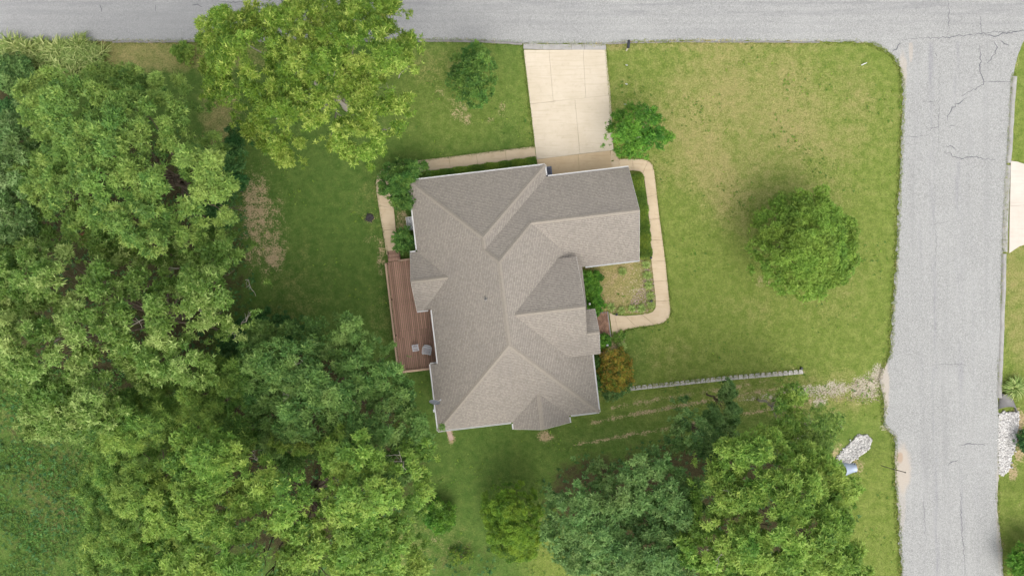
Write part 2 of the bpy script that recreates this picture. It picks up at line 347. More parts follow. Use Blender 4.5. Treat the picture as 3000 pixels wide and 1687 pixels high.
def seg_d(x, y, pts):
    d = np.full(np.shape(x), 1e9)
    for (ax, ay), (bx, by) in zip(pts[:-1], pts[1:]):
        L = (bx - ax) ** 2 + (by - ay) ** 2; t = np.clip(((x - ax) * (bx - ax) + (y - ay) * (by - ay)) / max(L, 1e-9), 0, 1)
        d = np.minimum(d, np.hypot(x - ax - t * (bx - ax), y - ay - t * (by - ay)))
    return d

ROAD_S = [(-900, 124), (0, 124), (300, 121), (520, 122), (650, 119), (900, 119), (1250, 118), (1400, 119), (1535, 128), (1775, 130), (1850, 124), (2000, 121), (2300, 122), (2500, 123), (2548, 127)]
CORNER = [(2548, 127), (2572, 136), (2594, 150), (2616, 168), (2630, 190), (2640, 220), (2645, 260)]
SIDE_L = [(2645, 260), (2644, 330), (2640, 430), (2632, 600), (2626, 760), (2614, 930), (2608, 1040), (2596, 1058), (2586, 1080), (2578, 1110), (2584, 1150), (2592, 1190), (2588, 1240), (2606, 1262), (2622, 1278), (2622, 1400), (2630, 1500), (2636, 1600), (2640, 1687), (2655, 2300)]
SIDE_R = [(3000, 118), (2990, 134), (2978, 170), (2968, 215), (2962, 260), (2956, 380), (2948, 500), (2938, 700), (2932, 900), (2926, 1050), (2922, 1170), (2926, 1250), (2922, 1330), (2924, 1400), (2920, 1450), (2926, 1540), (2936, 1620), (2938, 1687), (2950, 2300)]
main_poly = smooth_line(pw(ROAD_S), 0.22, 0.045) + [P(2600, 128), P(3000, 118), P(5200, 118), P(5200, -190), P(-900, -190)]
side_poly = [P(2500, 80)] + smooth_line(pw([(2540, 121)] + CORNER[1:] + SIDE_L[1:]), 0.22, 0.06) + smooth_line(pw(SIDE_R[::-1]), 0.3, 0.025) + [P(3050, 80)]
DRIVE = [(1534, 143), (1774.5, 146), (1796, 421), (1808, 500), (1600, 530), (1571, 468)]
WALK_W = [((1566, 429), (1571, 467)), ((1480, 439), (1484, 477)), ((1395, 450), (1400, 486)), ((1315, 460), (1320, 494)), ((1240, 469), (1246, 502)), ((1190, 475), (1196, 512)),
          ((1156, 480), (1176, 518)), ((1135, 488), (1163, 525)), ((1118, 499), (1154, 536)), ((1105, 517), (1149, 550)), ((1101, 538), (1148, 566)), ((1103, 561), (1149, 580)), ((1109, 602), (1154, 611)), ((1121, 675), (1160, 672)), ((1133, 747), (1167, 741))]
WALK_E = [((1796, 455), (1800, 500)), ((1813, 466), (1814, 503)), ((1853, 466), (1854, 500)), ((1880, 467), (1876, 503)), ((1899, 472), (1882, 508)), ((1911, 483), (1886, 516)), ((1917, 505), (1888, 530)), ((1924, 570), (1895, 578)), ((1932, 640), (1901, 644)), ((1941, 705), (1905, 702)), ((1949, 765), (1908, 766)), ((1955, 822), (1915, 824)), ((1961, 880), (1921, 882)),
          ((1964, 912), (1920, 901)), ((1959, 931), (1912, 913)), ((1943, 946), (1897, 919)), ((1918, 952), (1880, 921)), ((1900, 954), (1860, 923)), ((1865, 959), (1832, 925)), ((1838, 963), (1815, 924.5)), ((1811, 974), (1800, 922)), ((1794, 983), (1785, 916))]
WALK_BREAK_W = {0, 1, 2, 3, 4, 6, 11, 12, 13, 14}; WALK_BREAK_E = {0, 1, 2, 4, 7, 8, 9, 10, 11, 12, 16, 18, 20, 21}
NEIGH = [(2960, 472), (2978, 474), (3060, 500), (3500, 500), (3500, 690), (3060, 700), (2985, 722), (2955, 742)]
drive_p = pw(DRIVE); neigh_p = pw(NEIGH)
walk_w_p = pw([a for a, b in WALK_W] + [b for a, b in WALK_W[::-1]]); walk_e_p = pw([a for a, b in WALK_E] + [b for a, b in WALK_E[::-1]])
house_p = [h2w(u, v)[:2] for u, v in ((-6.1, -9.3), (4.8, -9.3), (4.8, 0.9), (9.0, 1.3), (9.0, 7.35), (3.0, 7.35), (3.0, 8.2), (-6.1, 8.2))]
WALL_L = pw([(1812, 1143), (1850, 1137), (2000, 1121), (2140, 1106), (2250, 1097), (2352, 1088)])
BED = pw([(1700, 785), (1880, 760), (1912, 765), (1921, 880), (1915, 908), (1895, 918), (1800, 922), (1760, 905), (1705, 850)])
BED2 = pw([(1755, 985), (1800, 980), (1826, 968), (1832, 1040), (1845, 1130), (1755, 1150), (1745, 1040)])
DITCH = pw([(2520, 1290), (2470, 1345), (2440, 1400), (2410, 1500)])
DITCH_R = pw([(2965, 1160), (2962, 1280), (2960, 1400)])

def sstep(a, b, x): t = np.clip((x - a) / (b - a), 0, 1); return t * t * (3 - 2 * t)
def gz(x, y):
    """ground height"""
    x = np.asarray(x, float); y = np.asarray(y, float)
    wl = np.array(WALL_L); yl = np.interp(x, wl[:, 0], wl[:, 1])
    along = sstep(wl[0, 0] - 3.0, wl[0, 0] + 2, x) * (1 - sstep(wl[-1, 0] - 2.5, wl[-1, 0] + 1.0, x))
    below = sstep(0.02, 0.16, yl - y) * (1 - sstep(1.5, 6.0, yl - y))
    z = -0.38 * along * below
    z = z - 0.45 * np.exp(-(seg_d(x, y, DITCH) / 1.1) ** 2) - 0.35 * np.exp(-(seg_d(x, y, DITCH_R) / 0.9) ** 2)
    return z + 0.03 * np.sin(x * 0.31 + 1) * np.sin(y * 0.27) * (np.abs(x) < 26)

def blob(x, y, px, py, rx, ry, soft=0.5, ang=0.0):
    cx, cy = P(px, py); dx = x - cx; dy = y - cy; c, s = math.cos(ang), math.sin(ang)
    q = np.hypot((dx * c + dy * s) / (rx / S), (-dx * s + dy * c) / (ry / S)); return 1 - sstep(1 - soft, 1 + soft, q)
def gattr(x, y):
    x = np.asarray(x, float); y = np.asarray(y, float); z = np.zeros(x.shape)
    dry = z + 0.10; dirt = z.copy(); lush = z.copy(); lit = z.copy(); grav = z.copy()
    def mx(a, b, k=1.0): return np.maximum(a, b * k)
    # right lawn: sun-dried centre, greener rim
    for a in ((2180, 330, 430, 240, .6, .72), (2250, 560, 330, 120, .6, .5), (2060, 480, 200, 120, .6, .65), (2080, 470, 90, 260, .6, .8), (2480, 300, 110, 170, .6, .62), (1990, 250, 120, 110, .6, .55),
              (2330, 900, 240, 60, .7, .45), (1960, 1040, 170, 60, .6, .35), (2450, 780, 120, 160, .7, .42), (1300, 190, 130, 60, .6, .42), (2050, 135, 450, 22, .5, .65), (2990, 850, 60, 250, .5, .62)):
        dry = mx(dry, blob(x, y, *a[:4], a[4], 0.5 if a[:2] == (2080, 470) else 0), a[5])
    # left lawn and shade-grown grass
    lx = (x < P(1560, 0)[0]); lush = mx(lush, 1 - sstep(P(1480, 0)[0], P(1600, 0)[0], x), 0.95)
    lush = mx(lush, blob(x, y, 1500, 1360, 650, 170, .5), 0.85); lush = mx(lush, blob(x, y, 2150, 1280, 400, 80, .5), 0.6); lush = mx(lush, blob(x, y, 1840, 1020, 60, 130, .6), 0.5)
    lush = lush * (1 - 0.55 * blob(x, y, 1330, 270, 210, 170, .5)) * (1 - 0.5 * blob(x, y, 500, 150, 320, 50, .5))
    dry = mx(dry, blob(x, y, 400, 165, 420, 55, .6), 0.78); dry = mx(dry, blob(x, y, 640, 330, 60, 150, .6), 0.8); dry = mx(dry, blob(x, y, 150, 1400, 110, 260, .6), 0.42); dry = mx(dry, blob(x, y, 40, 1220, 90, 120, .6), 0.4)
    dry = mx(dry, blob(x, y, 870, 860, 130, 160, .7), 0.38); dry = mx(dry, blob(x, y, 1130, 930, 50, 120, .6), 0.35); dry = mx(dry, blob(x, y, 1250, 1600, 160, 90, .6), 0.42); dry = mx(dry, blob(x, y, 1085, 620, 60, 90, .6), 0.35)
    # bare soil
    for a in ((1347, 330, 34, 38, .7, .62), (1368, 352, 18, 20, .6, .66), (1330, 300, 40, 20, .6, .45), (1470, 318, 12, 34, .5, .58), (1437, 352, 16, 10, .5, .62), (1285, 275, 22, 20, .6, .48), (1460, 285, 14, 14, .5, .45),
              (750, 610, 50, 115, .7, .78), (800, 745, 42, 64, .7, .76), (775, 680, 75, 150, .6, .60), (690, 330, 60, 60, .7, .42), (2232, 826, 26, 22, .7, .58), (1596, 1278, 26, 20, .6, .85), (1322, 1278, 14, 28, .5, .75), (1330, 1600, 45, 25, .6, .45), (1270, 1575, 30, 20, .6, .5),
              (1082, 638, 30, 18, .7, .56), (1086, 700, 34, 16, .7, .48), (1118, 752, 16, 70, .6, .62), (1178, 640, 24, 46, .5, .66), (2455, 1320, 22, 30, .6, .62), (2515, 1370, 20, 26, .6, .66), (2425, 1360, 35, 30, .7, .55), (2400, 1275, 40, 20, .7, .5), (2985, 1230, 22, 40, .5, .9), (2990, 1300, 20, 60, .5, .85), (2975, 1385, 14, 30, .5, .85),
              (2080, 1290, 100, 20, .6, .4), (1815, 990, 24, 20, .5, .66), (1100, 345, 40, 100, .7, .36)):
        dirt = mx(dirt, blob(x, y, *a[:5]), a[5])
    for ln, wd, k in (([(1740, 1238), (1785, 1229), (1960, 1197), (2100, 1173), (2190, 1156), (2326, 1133)], 0.24, .78), ([(1680, 1304), (1707, 1299), (1932, 1260), (2168, 1215), (2275, 1201), (2393, 1173)], 0.22, .76), ([(1800, 1195), (2000, 1160), (2160, 1135), (2260, 1120)], 0.3, .60)):
        dirt = mx(dirt, np.exp(-(seg_d(x, y, pw(ln)) / wd) ** 2), k)
    dirt = mx(dirt, np.exp(-(seg_d(x, y, WALL_L) / 0.45) ** 2), .52)
    # rutted dirt track meeting the side street
    for a in ((2535, 1135, 60, 42, .7, .66), (2440, 1140, 80, 26, .7, .62), (2350, 1145, 80, 18, .7, .60), (2400, 1178, 26, 14, .5, .66), (2570, 1100, 22, 40, .6, .66), (2595, 1250, 22, 12, .6, .5), (2250, 1165, 80, 12, .6, .54)): grav = mx(grav, blob(x, y, *a[:4], a[4], 0.12), a[5] + .10)
    dry = mx(dry, blob(x, y, 2380, 1160, 260, 75, .6, 0.12), 0.6)
    dirt = mx(dirt, np.exp(-(seg_d(x, y, pw(SIDE_L)) / 0.28) ** 2), .46); dirt = mx(dirt, np.exp(-(seg_d(x, y, pw(ROAD_S)) / 0.3) ** 2), .50); dirt = mx(dirt, np.exp(-(seg_d(x, y, pw(SIDE_R)) / 0.35) ** 2), .46)
    # planting beds
    b1 = inside(x, y, BED); dry = np.where(b1, 0.95, dry); dirt = np.where(b1, np.maximum(dirt, 0.50), dirt); lush = np.where(b1, 0, lush)
    grav = np.where(b1, 0.46 * np.maximum(blob(x, y, 1870, 860, 60, 60, .6), blob(x, y, 1880, 790, 30, 60, .6)), grav)
    b2 = inside(x, y, BED2); dirt = np.where(b2, 0.8, dirt)
    # woodland floor and rough scrub
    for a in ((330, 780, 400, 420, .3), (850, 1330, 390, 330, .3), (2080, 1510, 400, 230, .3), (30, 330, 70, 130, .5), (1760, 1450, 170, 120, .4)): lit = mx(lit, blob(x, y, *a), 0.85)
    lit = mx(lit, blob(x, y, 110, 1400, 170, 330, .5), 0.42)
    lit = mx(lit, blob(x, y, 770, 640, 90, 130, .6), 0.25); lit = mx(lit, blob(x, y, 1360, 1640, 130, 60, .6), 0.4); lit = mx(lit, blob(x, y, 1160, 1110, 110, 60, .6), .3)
    return dict(dry=dry, dirt=dirt, lush=np.clip(lush, 0, 1), litter=lit, gravel=grav)

# ------------------------------------------------------------------ ground sheet
def axis(lo, hi, st, far):
    a = list(np.arange(lo, hi + 1e-6, st)); k = st; x = lo; left = []
    while x > -far: k *= 1.45; x -= k; left.append(x)
    x = a[-1]; k = st; right = []
    while x < far: k *= 1.45; x += k; right.append(x)
    return np.array(left[::-1] + a + right)
gx = axis(-41.0, 41.0, 0.20, 500); gy = axis(-23.5, 23.5, 0.20, 500)
X, Y = np.meshgrid(gx, gy); nx, ny = len(gx), len(gy)
Z = gz(X, Y)
xf, yf = X.ravel(), Y.ravel()
idx = np.arange(nx * ny).reshape(ny, nx)
quads = np.stack([idx[:-1, :-1], idx[:-1, 1:], idx[1:, 1:], idx[1:, :-1]], -1).reshape(-1, 4)
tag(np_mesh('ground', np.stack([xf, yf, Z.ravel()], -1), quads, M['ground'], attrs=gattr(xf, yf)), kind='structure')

# ------------------------------------------------------------------ streets, kerbs, driveways, walkways
def sheet(name, poly, z, mat, parent=None, kind=None, thick=0.05):
    from mathutils.geometry import tessellate_polygon
    n = len(poly); tris = tessellate_polygon([[Vector((x, y, 0)) for x, y in poly]])
    b = MB(); b.v = [(x, y, z) for x, y in poly] + [(x, y, z - thick) for x, y in poly]
    b.f = [tuple(t) for t in tris] + [(i, (i + 1) % n, n + (i + 1) % n, n + i) for i in range(n)]
    o = b.build(name, mat, parent)
    return tag(o, kind=kind) if kind else o
side = sheet('side_street', side_poly, 0.040, M['road_y'], kind='structure', thick=0.15)
main = sheet('main_street', main_poly, 0.046, M['road_x'], kind='structure', thick=0.15)

def strip(pts, wid, z, jit=0.0):
    """flat ribbon along world points"""
    b = MB(); n = len(pts)
    for i, p in enumerate(pts):
        a = np.array(pts[max(i - 1, 0)]); c = np.array(pts[min(i + 1, n - 1)]); d = (c - a) / (np.linalg.norm(c - a) + 1e-9); nn = np.array((-d[1], d[0]))
        wd = wid * (0.35 + 0.65 * math.sin(math.pi * (i + 0.5) / n)) * rng.uniform(0.6, 1.4) / 2
        q = np.array(p) + nn * rng.normal(0, jit); b.v += [(*(q + nn * wd), z), (*(q - nn * wd), z)]
    b.f = [(2 * i, 2 * i + 1, 2 * i + 3, 2 * i + 2) for i in range(n - 1)]
    return b
def crack(px, wid, parent, z):
    pts = smooth_line(pw(px), 0.16, 0.045); strip(pts, wid * 1.35, z).build('crack', M['tar'], parent)
for px, wd in (([(2980, 92), (2900, 96), (2840, 103), (2780, 110), (2700, 112), (2640, 118)], .035), ([(2875, 112), (2882, 104), (2905, 108), (2925, 106), (2935, 98), (3000, 90)], .06), ([(650, 4), (690, 8), (730, 10)], .03), ([(565, 14), (592, 22)], .05), ([(295, 14), (298, 36)], .04), ([(455, 16), (457, 34)], .03), ([(2780, 0), (2778, 60), (2775, 105)], .03), ([(2872, 50), (2875, 105)], .03)):
    crack(px, wd, main, 0.0505)
for px, wd in (([(2905, 110), (2912, 125), (2918, 140), (2916, 160), (2900, 175), (2890, 186)], .045), ([(2870, 130), (2872, 180), (2869, 205), (2874, 222), (2882, 236), (2880, 248), (2850, 262), (2815, 282)], .05), ([(2882, 241), (2920, 239), (2962, 238)], .035), ([(2832, 290), (2800, 306), (2785, 322), (2775, 340), (2774, 352)], .055), ([(2645, 118), (2628, 140), (2614, 153)], .06), ([(2930, 120), (2955, 134)], .05), ([(2738, 158), (2744, 166)], .05), ([(2768, 443), (2790, 458), (2810, 464), (2845, 461), (2880, 464), (2915, 470)], .045), ([(2770, 428), (2788, 432), (2800, 440)], .035),
                ([(2700, 300), (2725, 299), (2745, 296)], .02), ([(2640, 402), (2690, 402), (2730, 392)], .02), ([(2720, 385), (2735, 373), (2755, 375)], .022), ([(2775, 370), (2800, 371)], .025), ([(2725, 658), (2755, 654), (2780, 648)], .02), ([(2745, 1066), (2780, 1066), (2815, 1067), (2832, 1073)], .022), ([(2815, 1302), (2832, 1299), (2850, 1301), (2885, 1303)], .05), ([(2775, 1362), (2785, 1353), (2805, 1347)], .04), ([(2738, 0 + 640), (2742, 700), (2740, 780)], .016), ([(2812, 1430), (2818, 1550), (2826, 1687)], .03), ([(2704, 1440), (2712, 1600)], .02), ([(2750, 210), (2750, 330), (2745, 480)], .015)):
    crack(px, wd, side, 0.0445)
def kerb(name, px, wid, hgt, mat, label_kind='structure'):
    pts = smooth_line(pw(px), 0.5, 0.012); prof = [(-0.5, -0.05), (-0.45, 0.35), (-0.2, 0.9), (0.15, 1.0), (0.5, 0.7), (0.5, -0.05)]
    b = MB(); n = len(pts); m = len(prof)
    for i, p in enumerate(pts):
        a = np.array(pts[max(i - 1, 0)]); c = np.array(pts[min(i + 1, n - 1)]); d = (c - a) / np.linalg.norm(c - a); nn = np.array((-d[1], d[0]))
        for s, hh in prof: q = np.array(p) + nn * s * wid; b.v.append((q[0], q[1], 0.03 + hgt * hh))
    for i in range(n - 1): b.f += [(i * m + k, i * m + (k + 1) % m, (i + 1) * m + (k + 1) % m, (i + 1) * m + k) for k in range(m)]
    b.f += [tuple(range(m)), tuple(range((n - 1) * m, n * m))]
    return tag(b.build(name, mat), kind=label_kind)
kerb('kerb', [(2971, 225), (2964, 300), (2957, 440), (2953, 478)], 0.34, 0.10, M['kerb'])
kerb('kerb', [(2952, 484), (2946, 600), (2942, 738)], 0.42, 0.05, M['kerb'])
kerb('kerb', [(2941, 744), (2938, 860), (2933, 1000), (2929, 1090), (2927, 1165)], 0.30, 0.10, M['kerb'])
kerb('kerb', [(655, 122), (900, 122), (1250, 121), (1400, 122), (1530, 130)], 0.16, 0.07, M['kerbdark'])
kerb('kerb', [(330, 124), (520, 124), (640, 121)], 0.14, 0.06, M['kerbdark'])
kerb('kerb', [(1780, 130), (1850, 126), (2000, 124), (2200, 124), (2400, 125)], 0.10, 0.05, M['kerbdark'])

drv = thing('driveway', None, None); tag(drv, kind='structure')
def slab(poly, mat, parent, z1=0.07, name='slab', gap=0.008):
    cx = sum(p[0] for p in poly) / len(poly); cy = sum(p[1] for p in poly) / len(poly)
    q = []
    for x, y in poly: d = math.hypot(x - cx, y - cy); q.append((x - (x - cx) / d * gap, y - (y - cy) / d * gap))
    return MB().prism(q, -0.15, z1 + random.uniform(-.004, .004), 0.008).build(name, mat, parent)
for q in ([(1534, 147), (1608, 147), (1621, 298), (1553, 306)], [(1608, 147), (1708, 147), (1716, 288), (1621, 298)], [(1708, 147), (1775, 147), (1789, 280), (1716, 288)],
          [(1553, 306), (1684, 291), (1699, 452), (1572, 468)], [(1684, 291), (1789, 280), (1796, 421), (1797, 441), (1699, 452)]): slab(pw(q), M['drive'], drv)
for q in ([(1572, 468), (1694, 453), (1698, 522), (1601, 534), (1577, 500)], [(1694, 453), (1787, 442), (1796, 512), (1698, 522)]): slab(pw(q), M['apron'], drv, 0.075)
for q in ([(1533, 129), (1590, 130), (1590, 146), (1533, 144)], [(1590, 130), (1674, 131), (1674, 147), (1590, 146)], [(1674, 131), (1712, 131), (1712, 147.5), (1674, 147)], [(1712, 131), (1775, 131), (1776, 147), (1712, 147.5)]): slab(pw(q), M['kerb'], drv, 0.064, 'gutter_slab')
for q in ([(1788, 443), (1808, 441), (1812, 464), (1789, 472)], [(1789, 474), (1812, 472), (1815, 505), (1796, 508)]): slab(pw(q), M['walk'], drv, 0.085)
nd = thing('neighbour_driveway', None, None); tag(nd, kind='structure')
slab(pw([(2960, 472), (2978, 474), (3060, 500), (3060, 600), (2957, 603)]), M['neigh'], nd); slab(pw([(2957, 603), (3060, 600), (3060, 700), (2985, 722), (2955, 742)]), M['neigh'], nd); slab(pw([(3060, 500), (3300, 500), (3300, 700), (3060, 700)]), M['neigh'], nd)
for nm, W, brk in (('walkway', WALK_W, WALK_BREAK_W), ('walkway', WALK_E, WALK_BREAK_E)):
    wk = thing(nm, None, None); tag(wk, kind='structure'); bs = sorted(brk)
    for a, b in zip(bs[:-1], bs[1:]):
        outer = [W[i][0] for i in range(a, b + 1)]; inner = [W[i][1] for i in range(b, a - 1, -1)]
        slab(pw(outer + inner), M['walk'], wk, 0.06)

# ------------------------------------------------------------------ house
u0, u1, v0, v1, u2, v2, u3, v3 = -6.55, 5.25, -9.70, 7.75, 3.42, 8.62, 9.45, 0.92
PT, ZE = 0.667, 3.0                                   # roof pitch, eave height
wm = (u1 - u0) / 2; wn = (u2 - u0) / 2; hg = (v1 - v3) / 2; vg = (v1 + v3) / 2
um = u0 + wm; un = u0 + wn
def rz_(d, ze=ZE): return ze + d * PT
T1 = (un, v2 - wn, rz_(wn)); V1 = (un, v1 - wn, rz_(wn)); Wp = (um, v1 - wm, rz_(wm)); Pp = (um, v0 + wm, rz_(wm)); G = (u1 - hg, vg, rz_(hg))
house = thing('house', 'brick house with grey-brown shingled hip and gable roof beside the driveway', 'house', (0, 0, 0), TH)
roof = bpy.data.objects.new('roof', None); COL.objects.link(roof); roof.parent = house
def slope(poly, eave_dir, off=0.0, thick=0.14):
    """one shingled roof slope: polygon of (u, v, z), slab below it; UV along the eave and up the slope in metres"""
    n = len(poly); poly = [Vector(p) + Vector((0, 0, off)) for p in poly]
    nor = Vector((0, 0, 0))
    for i in range(n): nor += (poly[i] - poly[0]).cross(poly[(i + 1) % n] - poly[0])
    if nor.z < 0: poly = poly[::-1]; nor = -nor
    nor.normalize(); e = Vector(eave_dir).normalized(); up = nor.cross(e)
    if up.z < 0: up = -up
    me = bpy.data.meshes.new('roof_slope')
    vs = [tuple(p) for p in poly] + [tuple(p - Vector((0, 0, thick))) for p in poly]
    me.from_pydata(vs, [], [tuple(range(n)), tuple(range(2 * n - 1, n - 1, -1))] + [(i, n + i, n + (i + 1) % n, (i + 1) % n) for i in range(n)])
    uv = me.uv_layers.new(name='UVMap'); o = random.random() * 7
    for p in me.polygons:
        for li in p.loop_indices:
            c = me.vertices[me.loops[li].vertex_index].co; uv.data[li].uv = (c.dot(e) + o, c.dot(up))
    me.update(); return link('roof_slope', me, M['shingle'], roof)
slope([(u0, v0, ZE), (u0, -4.82, ZE), (u0 + .6, -4.82, rz_(.6)), (u0 + .6, -0.84, rz_(.6)), (u0, -0.84, ZE), (u0, v2, ZE), T1, V1, Wp, Pp], (0, 1, 0))
slope([(u0, v2, ZE), (u2, v2, ZE), T1], (1, 0, 0))
slope([(u2, v2, ZE), (u2, v1, ZE), V1, T1], (0, 1, 0))
slope([(u2, v1, ZE), (u3, v1, ZE), (u3, vg, rz_(hg)), G, Wp, V1], (1, 0, 0))
slope([(u3, v3, ZE), (u3, vg, rz_(hg)), G, (u1, v3, ZE)], (1, 0, 0))
slope([(u1, v0, ZE), (u1, v3, ZE), G, Wp, Pp], (0, 1, 0))
slope([(u0, v0, ZE), (u1, v0, ZE), Pp], (1, 0, 0))
# bay gable over the deck
bN, bS, bU = 3.43, -0.88, -7.07; bh = (bN - bS) / 2; bv = (bN + bS) / 2
slope([(bU, bN, ZE), (u0, bN, ZE), (u0 + bh, bv, rz_(bh)), (bU, bv, rz_(bh))], (1, 0, 0), 0.004)
slope([(bU, bS, ZE), (u0, bS, ZE), (u0 + bh, bv, rz_(bh)), (bU, bv, rz_(bh))], (1, 0, 0), 0.004)
# raised front gable and porch roof
ZF = 4.2; fN, fS, fU = 1.69, -5.38, 4.80; fh = (fN - fS) / 2; fv = (fN + fS) / 2; d0 = (ZF - ZE) / PT
slope([(fU, fN, ZF), (u1 - d0, fN, ZF), (u1 - d0 - fh, fv, rz_(fh, ZF)), (fU, fv, rz_(fh, ZF))], (1, 0, 0), 0.004)
slope([(fU, fS, ZF), (u1 - d0, fS, ZF), (u1 - d0 - fh, fv, rz_(fh, ZF)), (fU, fv, rz_(fh, ZF))], (1, 0, 0), 0.004)
pN, pU = -2.14, 5.68; ph = (pN - fS) / 2; pv = (pN + fS) / 2
slope([(pU, pN, ZF), (4.3, pN, ZF), (4.3, pv, rz_(ph, ZF)), (pU, pv, rz_(ph, ZF))], (1, 0, 0))
slope([(pU, fS, ZF), (fU + .01, fS, ZF), (fU + .01, pv, rz_(ph, ZF)), (pU, pv, rz_(ph, ZF))], (1, 0, 0), 0.004)
# south gable
sW, sE, sV = -1.08, 3.05, -10.22; sh = (sE - sW) / 2; su = (sW + sE) / 2
slope([(sW, sV, ZE), (sW, v0, ZE), (su, v0 + sh, rz_(sh)), (su, sV, rz_(sh))], (0, 1, 0), 0.004)
slope([(sE, sV, ZE), (sE, v0, ZE), (su, v0 + sh, rz_(sh)), (su, sV, rz_(sh))], (0, 1, 0), 0.004)
# ridge and hip caps, laid as overlapping cap shingles
def caps(a, b, fold, hw=0.15):
    a, b = Vector(a), Vector(b)
    if a.z > b.z: a, b = b, a
    L = (b - a).length; d = (b - a) / L; n = int(L / 0.2); side_ = d.cross(Vector((0, 0, 1))).normalized(); m = MB()
    for i in range(n):
        p = a + d * (i * L / n); q = a + d * min(L, (i + 1.12) * L / n); lift0, lift1 = 0.034, 0.016
        vs = []
        for pt, lf in ((p, lift0), (q, lift1)):
            for s in (-1, 0, 1): vs.append(pt + side_ * hw * s + Vector((0, 0, lf - abs(s) * hw * fold * 0.96)))
        vs += [v - Vector((0, 0, 0.02)) for v in vs[:3]]
        m.add(vs, [(0, 1, 4, 3), (1, 2, 5, 4), (6, 7, 1, 0), (7, 8, 2, 1)])
    m.build('ridge_cap', M['cap'], roof)
HF = PT * 0.7071
for a, b, f in (((u0, v2, ZE), T1, HF), ((u2, v2, ZE), T1, HF), (T1, V1, PT), (V1, Wp, HF), (G, Wp, HF), (G, (u3, vg, rz_(hg)), PT), (Wp, Pp, PT), ((u0, v0, ZE), Pp, HF), ((u1, v0, ZE), Pp, HF),
                ((u0 + bh, bv, rz_(bh)), (bU, bv, rz_(bh)), PT), ((u1 - d0 - fh + .15, fv, rz_(fh, ZF)), (fU, fv, rz_(fh, ZF)), PT), ((fU + .02, pv, rz_(ph, ZF)), (pU, pv, rz_(ph, ZF)), PT), ((su, v0 + sh, rz_(sh)), (su, sV, rz_(sh)), PT)): caps(a, b, f)
# white gutters along the eaves, and rake boards on the gables
def gutter(a, b, nx_, ny_, z=ZE):
    a = Vector((a[0], a[1], z)); b = Vector((b[0], b[1], z)); o = Vector((nx_, ny_, 0)); L = (b - a).length; d = (b - a) / L
    ang = math.atan2(d.y, d.x); c = (a + b) / 2 + o * 0.045; m = MB()
    m.box(c + Vector((0, 0, -0.12)), (L, 0.088, 0.02), ang); m.box(c + o * 0.036 + Vector((0, 0, -0.052)), (L, 0.018, 0.112), ang); m.box(c - o * 0.037 + Vector((0, 0, -0.062)), (L, 0.012, 0.092), ang)
    for s in (-1, 1): m.box(c + d * s * (L / 2 - .006) + Vector((0, 0, -0.06)), (0.012, 0.055, 0.10), ang)
    m.build('gutter', M['white'], house)
for a, b, n in (((u0, v2), (u2, v2), (0, 1)), ((u2, v2), (u2, v1 + .13), (1, 0)), ((u2 + .13, v1), (u3, v1), (0, 1)), ((u0, v0), (u0, -4.82), (-1, 0)), ((u0, bN + .13), (u0, v2), (-1, 0)), ((u0, v0), (sW - .13, v0), (0, -1)), ((sE + .13, v0), (u1, v0), (0, -1)),
                ((u1, v0), (u1, fS + .1), (1, 0)), ((u1 + .25, v3), (u3, v3), (0, -1)), ((bU, bN), (u0 - .13, bN), (0, 1)), ((bU, bS), (u0 + .3, bS), (0, -1)), ((sW, sV), (sW, v0 - .13), (-1, 0)), ((sE, sV), (sE, v0 - .13), (1, 0))): gutter(a, b, *n)
gutter((u0 + .6, -4.80), (u0 + .6, -0.9), -1, 0, rz_(.6)); gutter((u0, -4.80), (u0 + .58, -4.80), 0, 1, ZE + .05)
def rake(a, b, n):
    a, b = Vector(a), Vector(b); o = Vector((n[0], n[1], 0)) * 0.012; m = MB()
    m.add([a + o + Vector((0, 0, -.01)), b + o + Vector((0, 0, -.01)), b + o + Vector((0, 0, -.17)), a + o + Vector((0, 0, -.17)), a - o * 0 + Vector((0, 0, -.01)), b - o * 0 + Vector((0, 0, -.01)), b + Vector((0, 0, -.17)), a + Vector((0, 0, -.17))],
          [(0, 1, 2, 3), (0, 4, 5, 1), (3, 2, 6, 7), (0, 3, 7, 4), (1, 5, 6, 2)])
    m.build('rake_board', M['soffit'], house)
for a, b, n in (((u3, v3, ZE), (u3, vg, rz_(hg)), (1, 0)), ((u3, vg, rz_(hg)), (u3, v1, ZE), (1, 0)), ((bU, bS, ZE), (bU, bv, rz_(bh)), (-1, 0)), ((bU, bv, rz_(bh)), (bU, bN, ZE), (-1, 0)), ((fU, fN, ZF), (fU, fv, rz_(fh, ZF)), (1, 0)),
                ((pU, fS, ZF), (pU, pv, rz_(ph, ZF)), (1, 0)), ((pU, pv, rz_(ph, ZF)), (pU, pN, ZF), (1, 0)), ((sW, sV, ZE), (su, sV, rz_(sh)), (0, -1)), ((su, sV, rz_(sh)), (sE, sV, ZE), (0, -1))): rake(a, b, n)
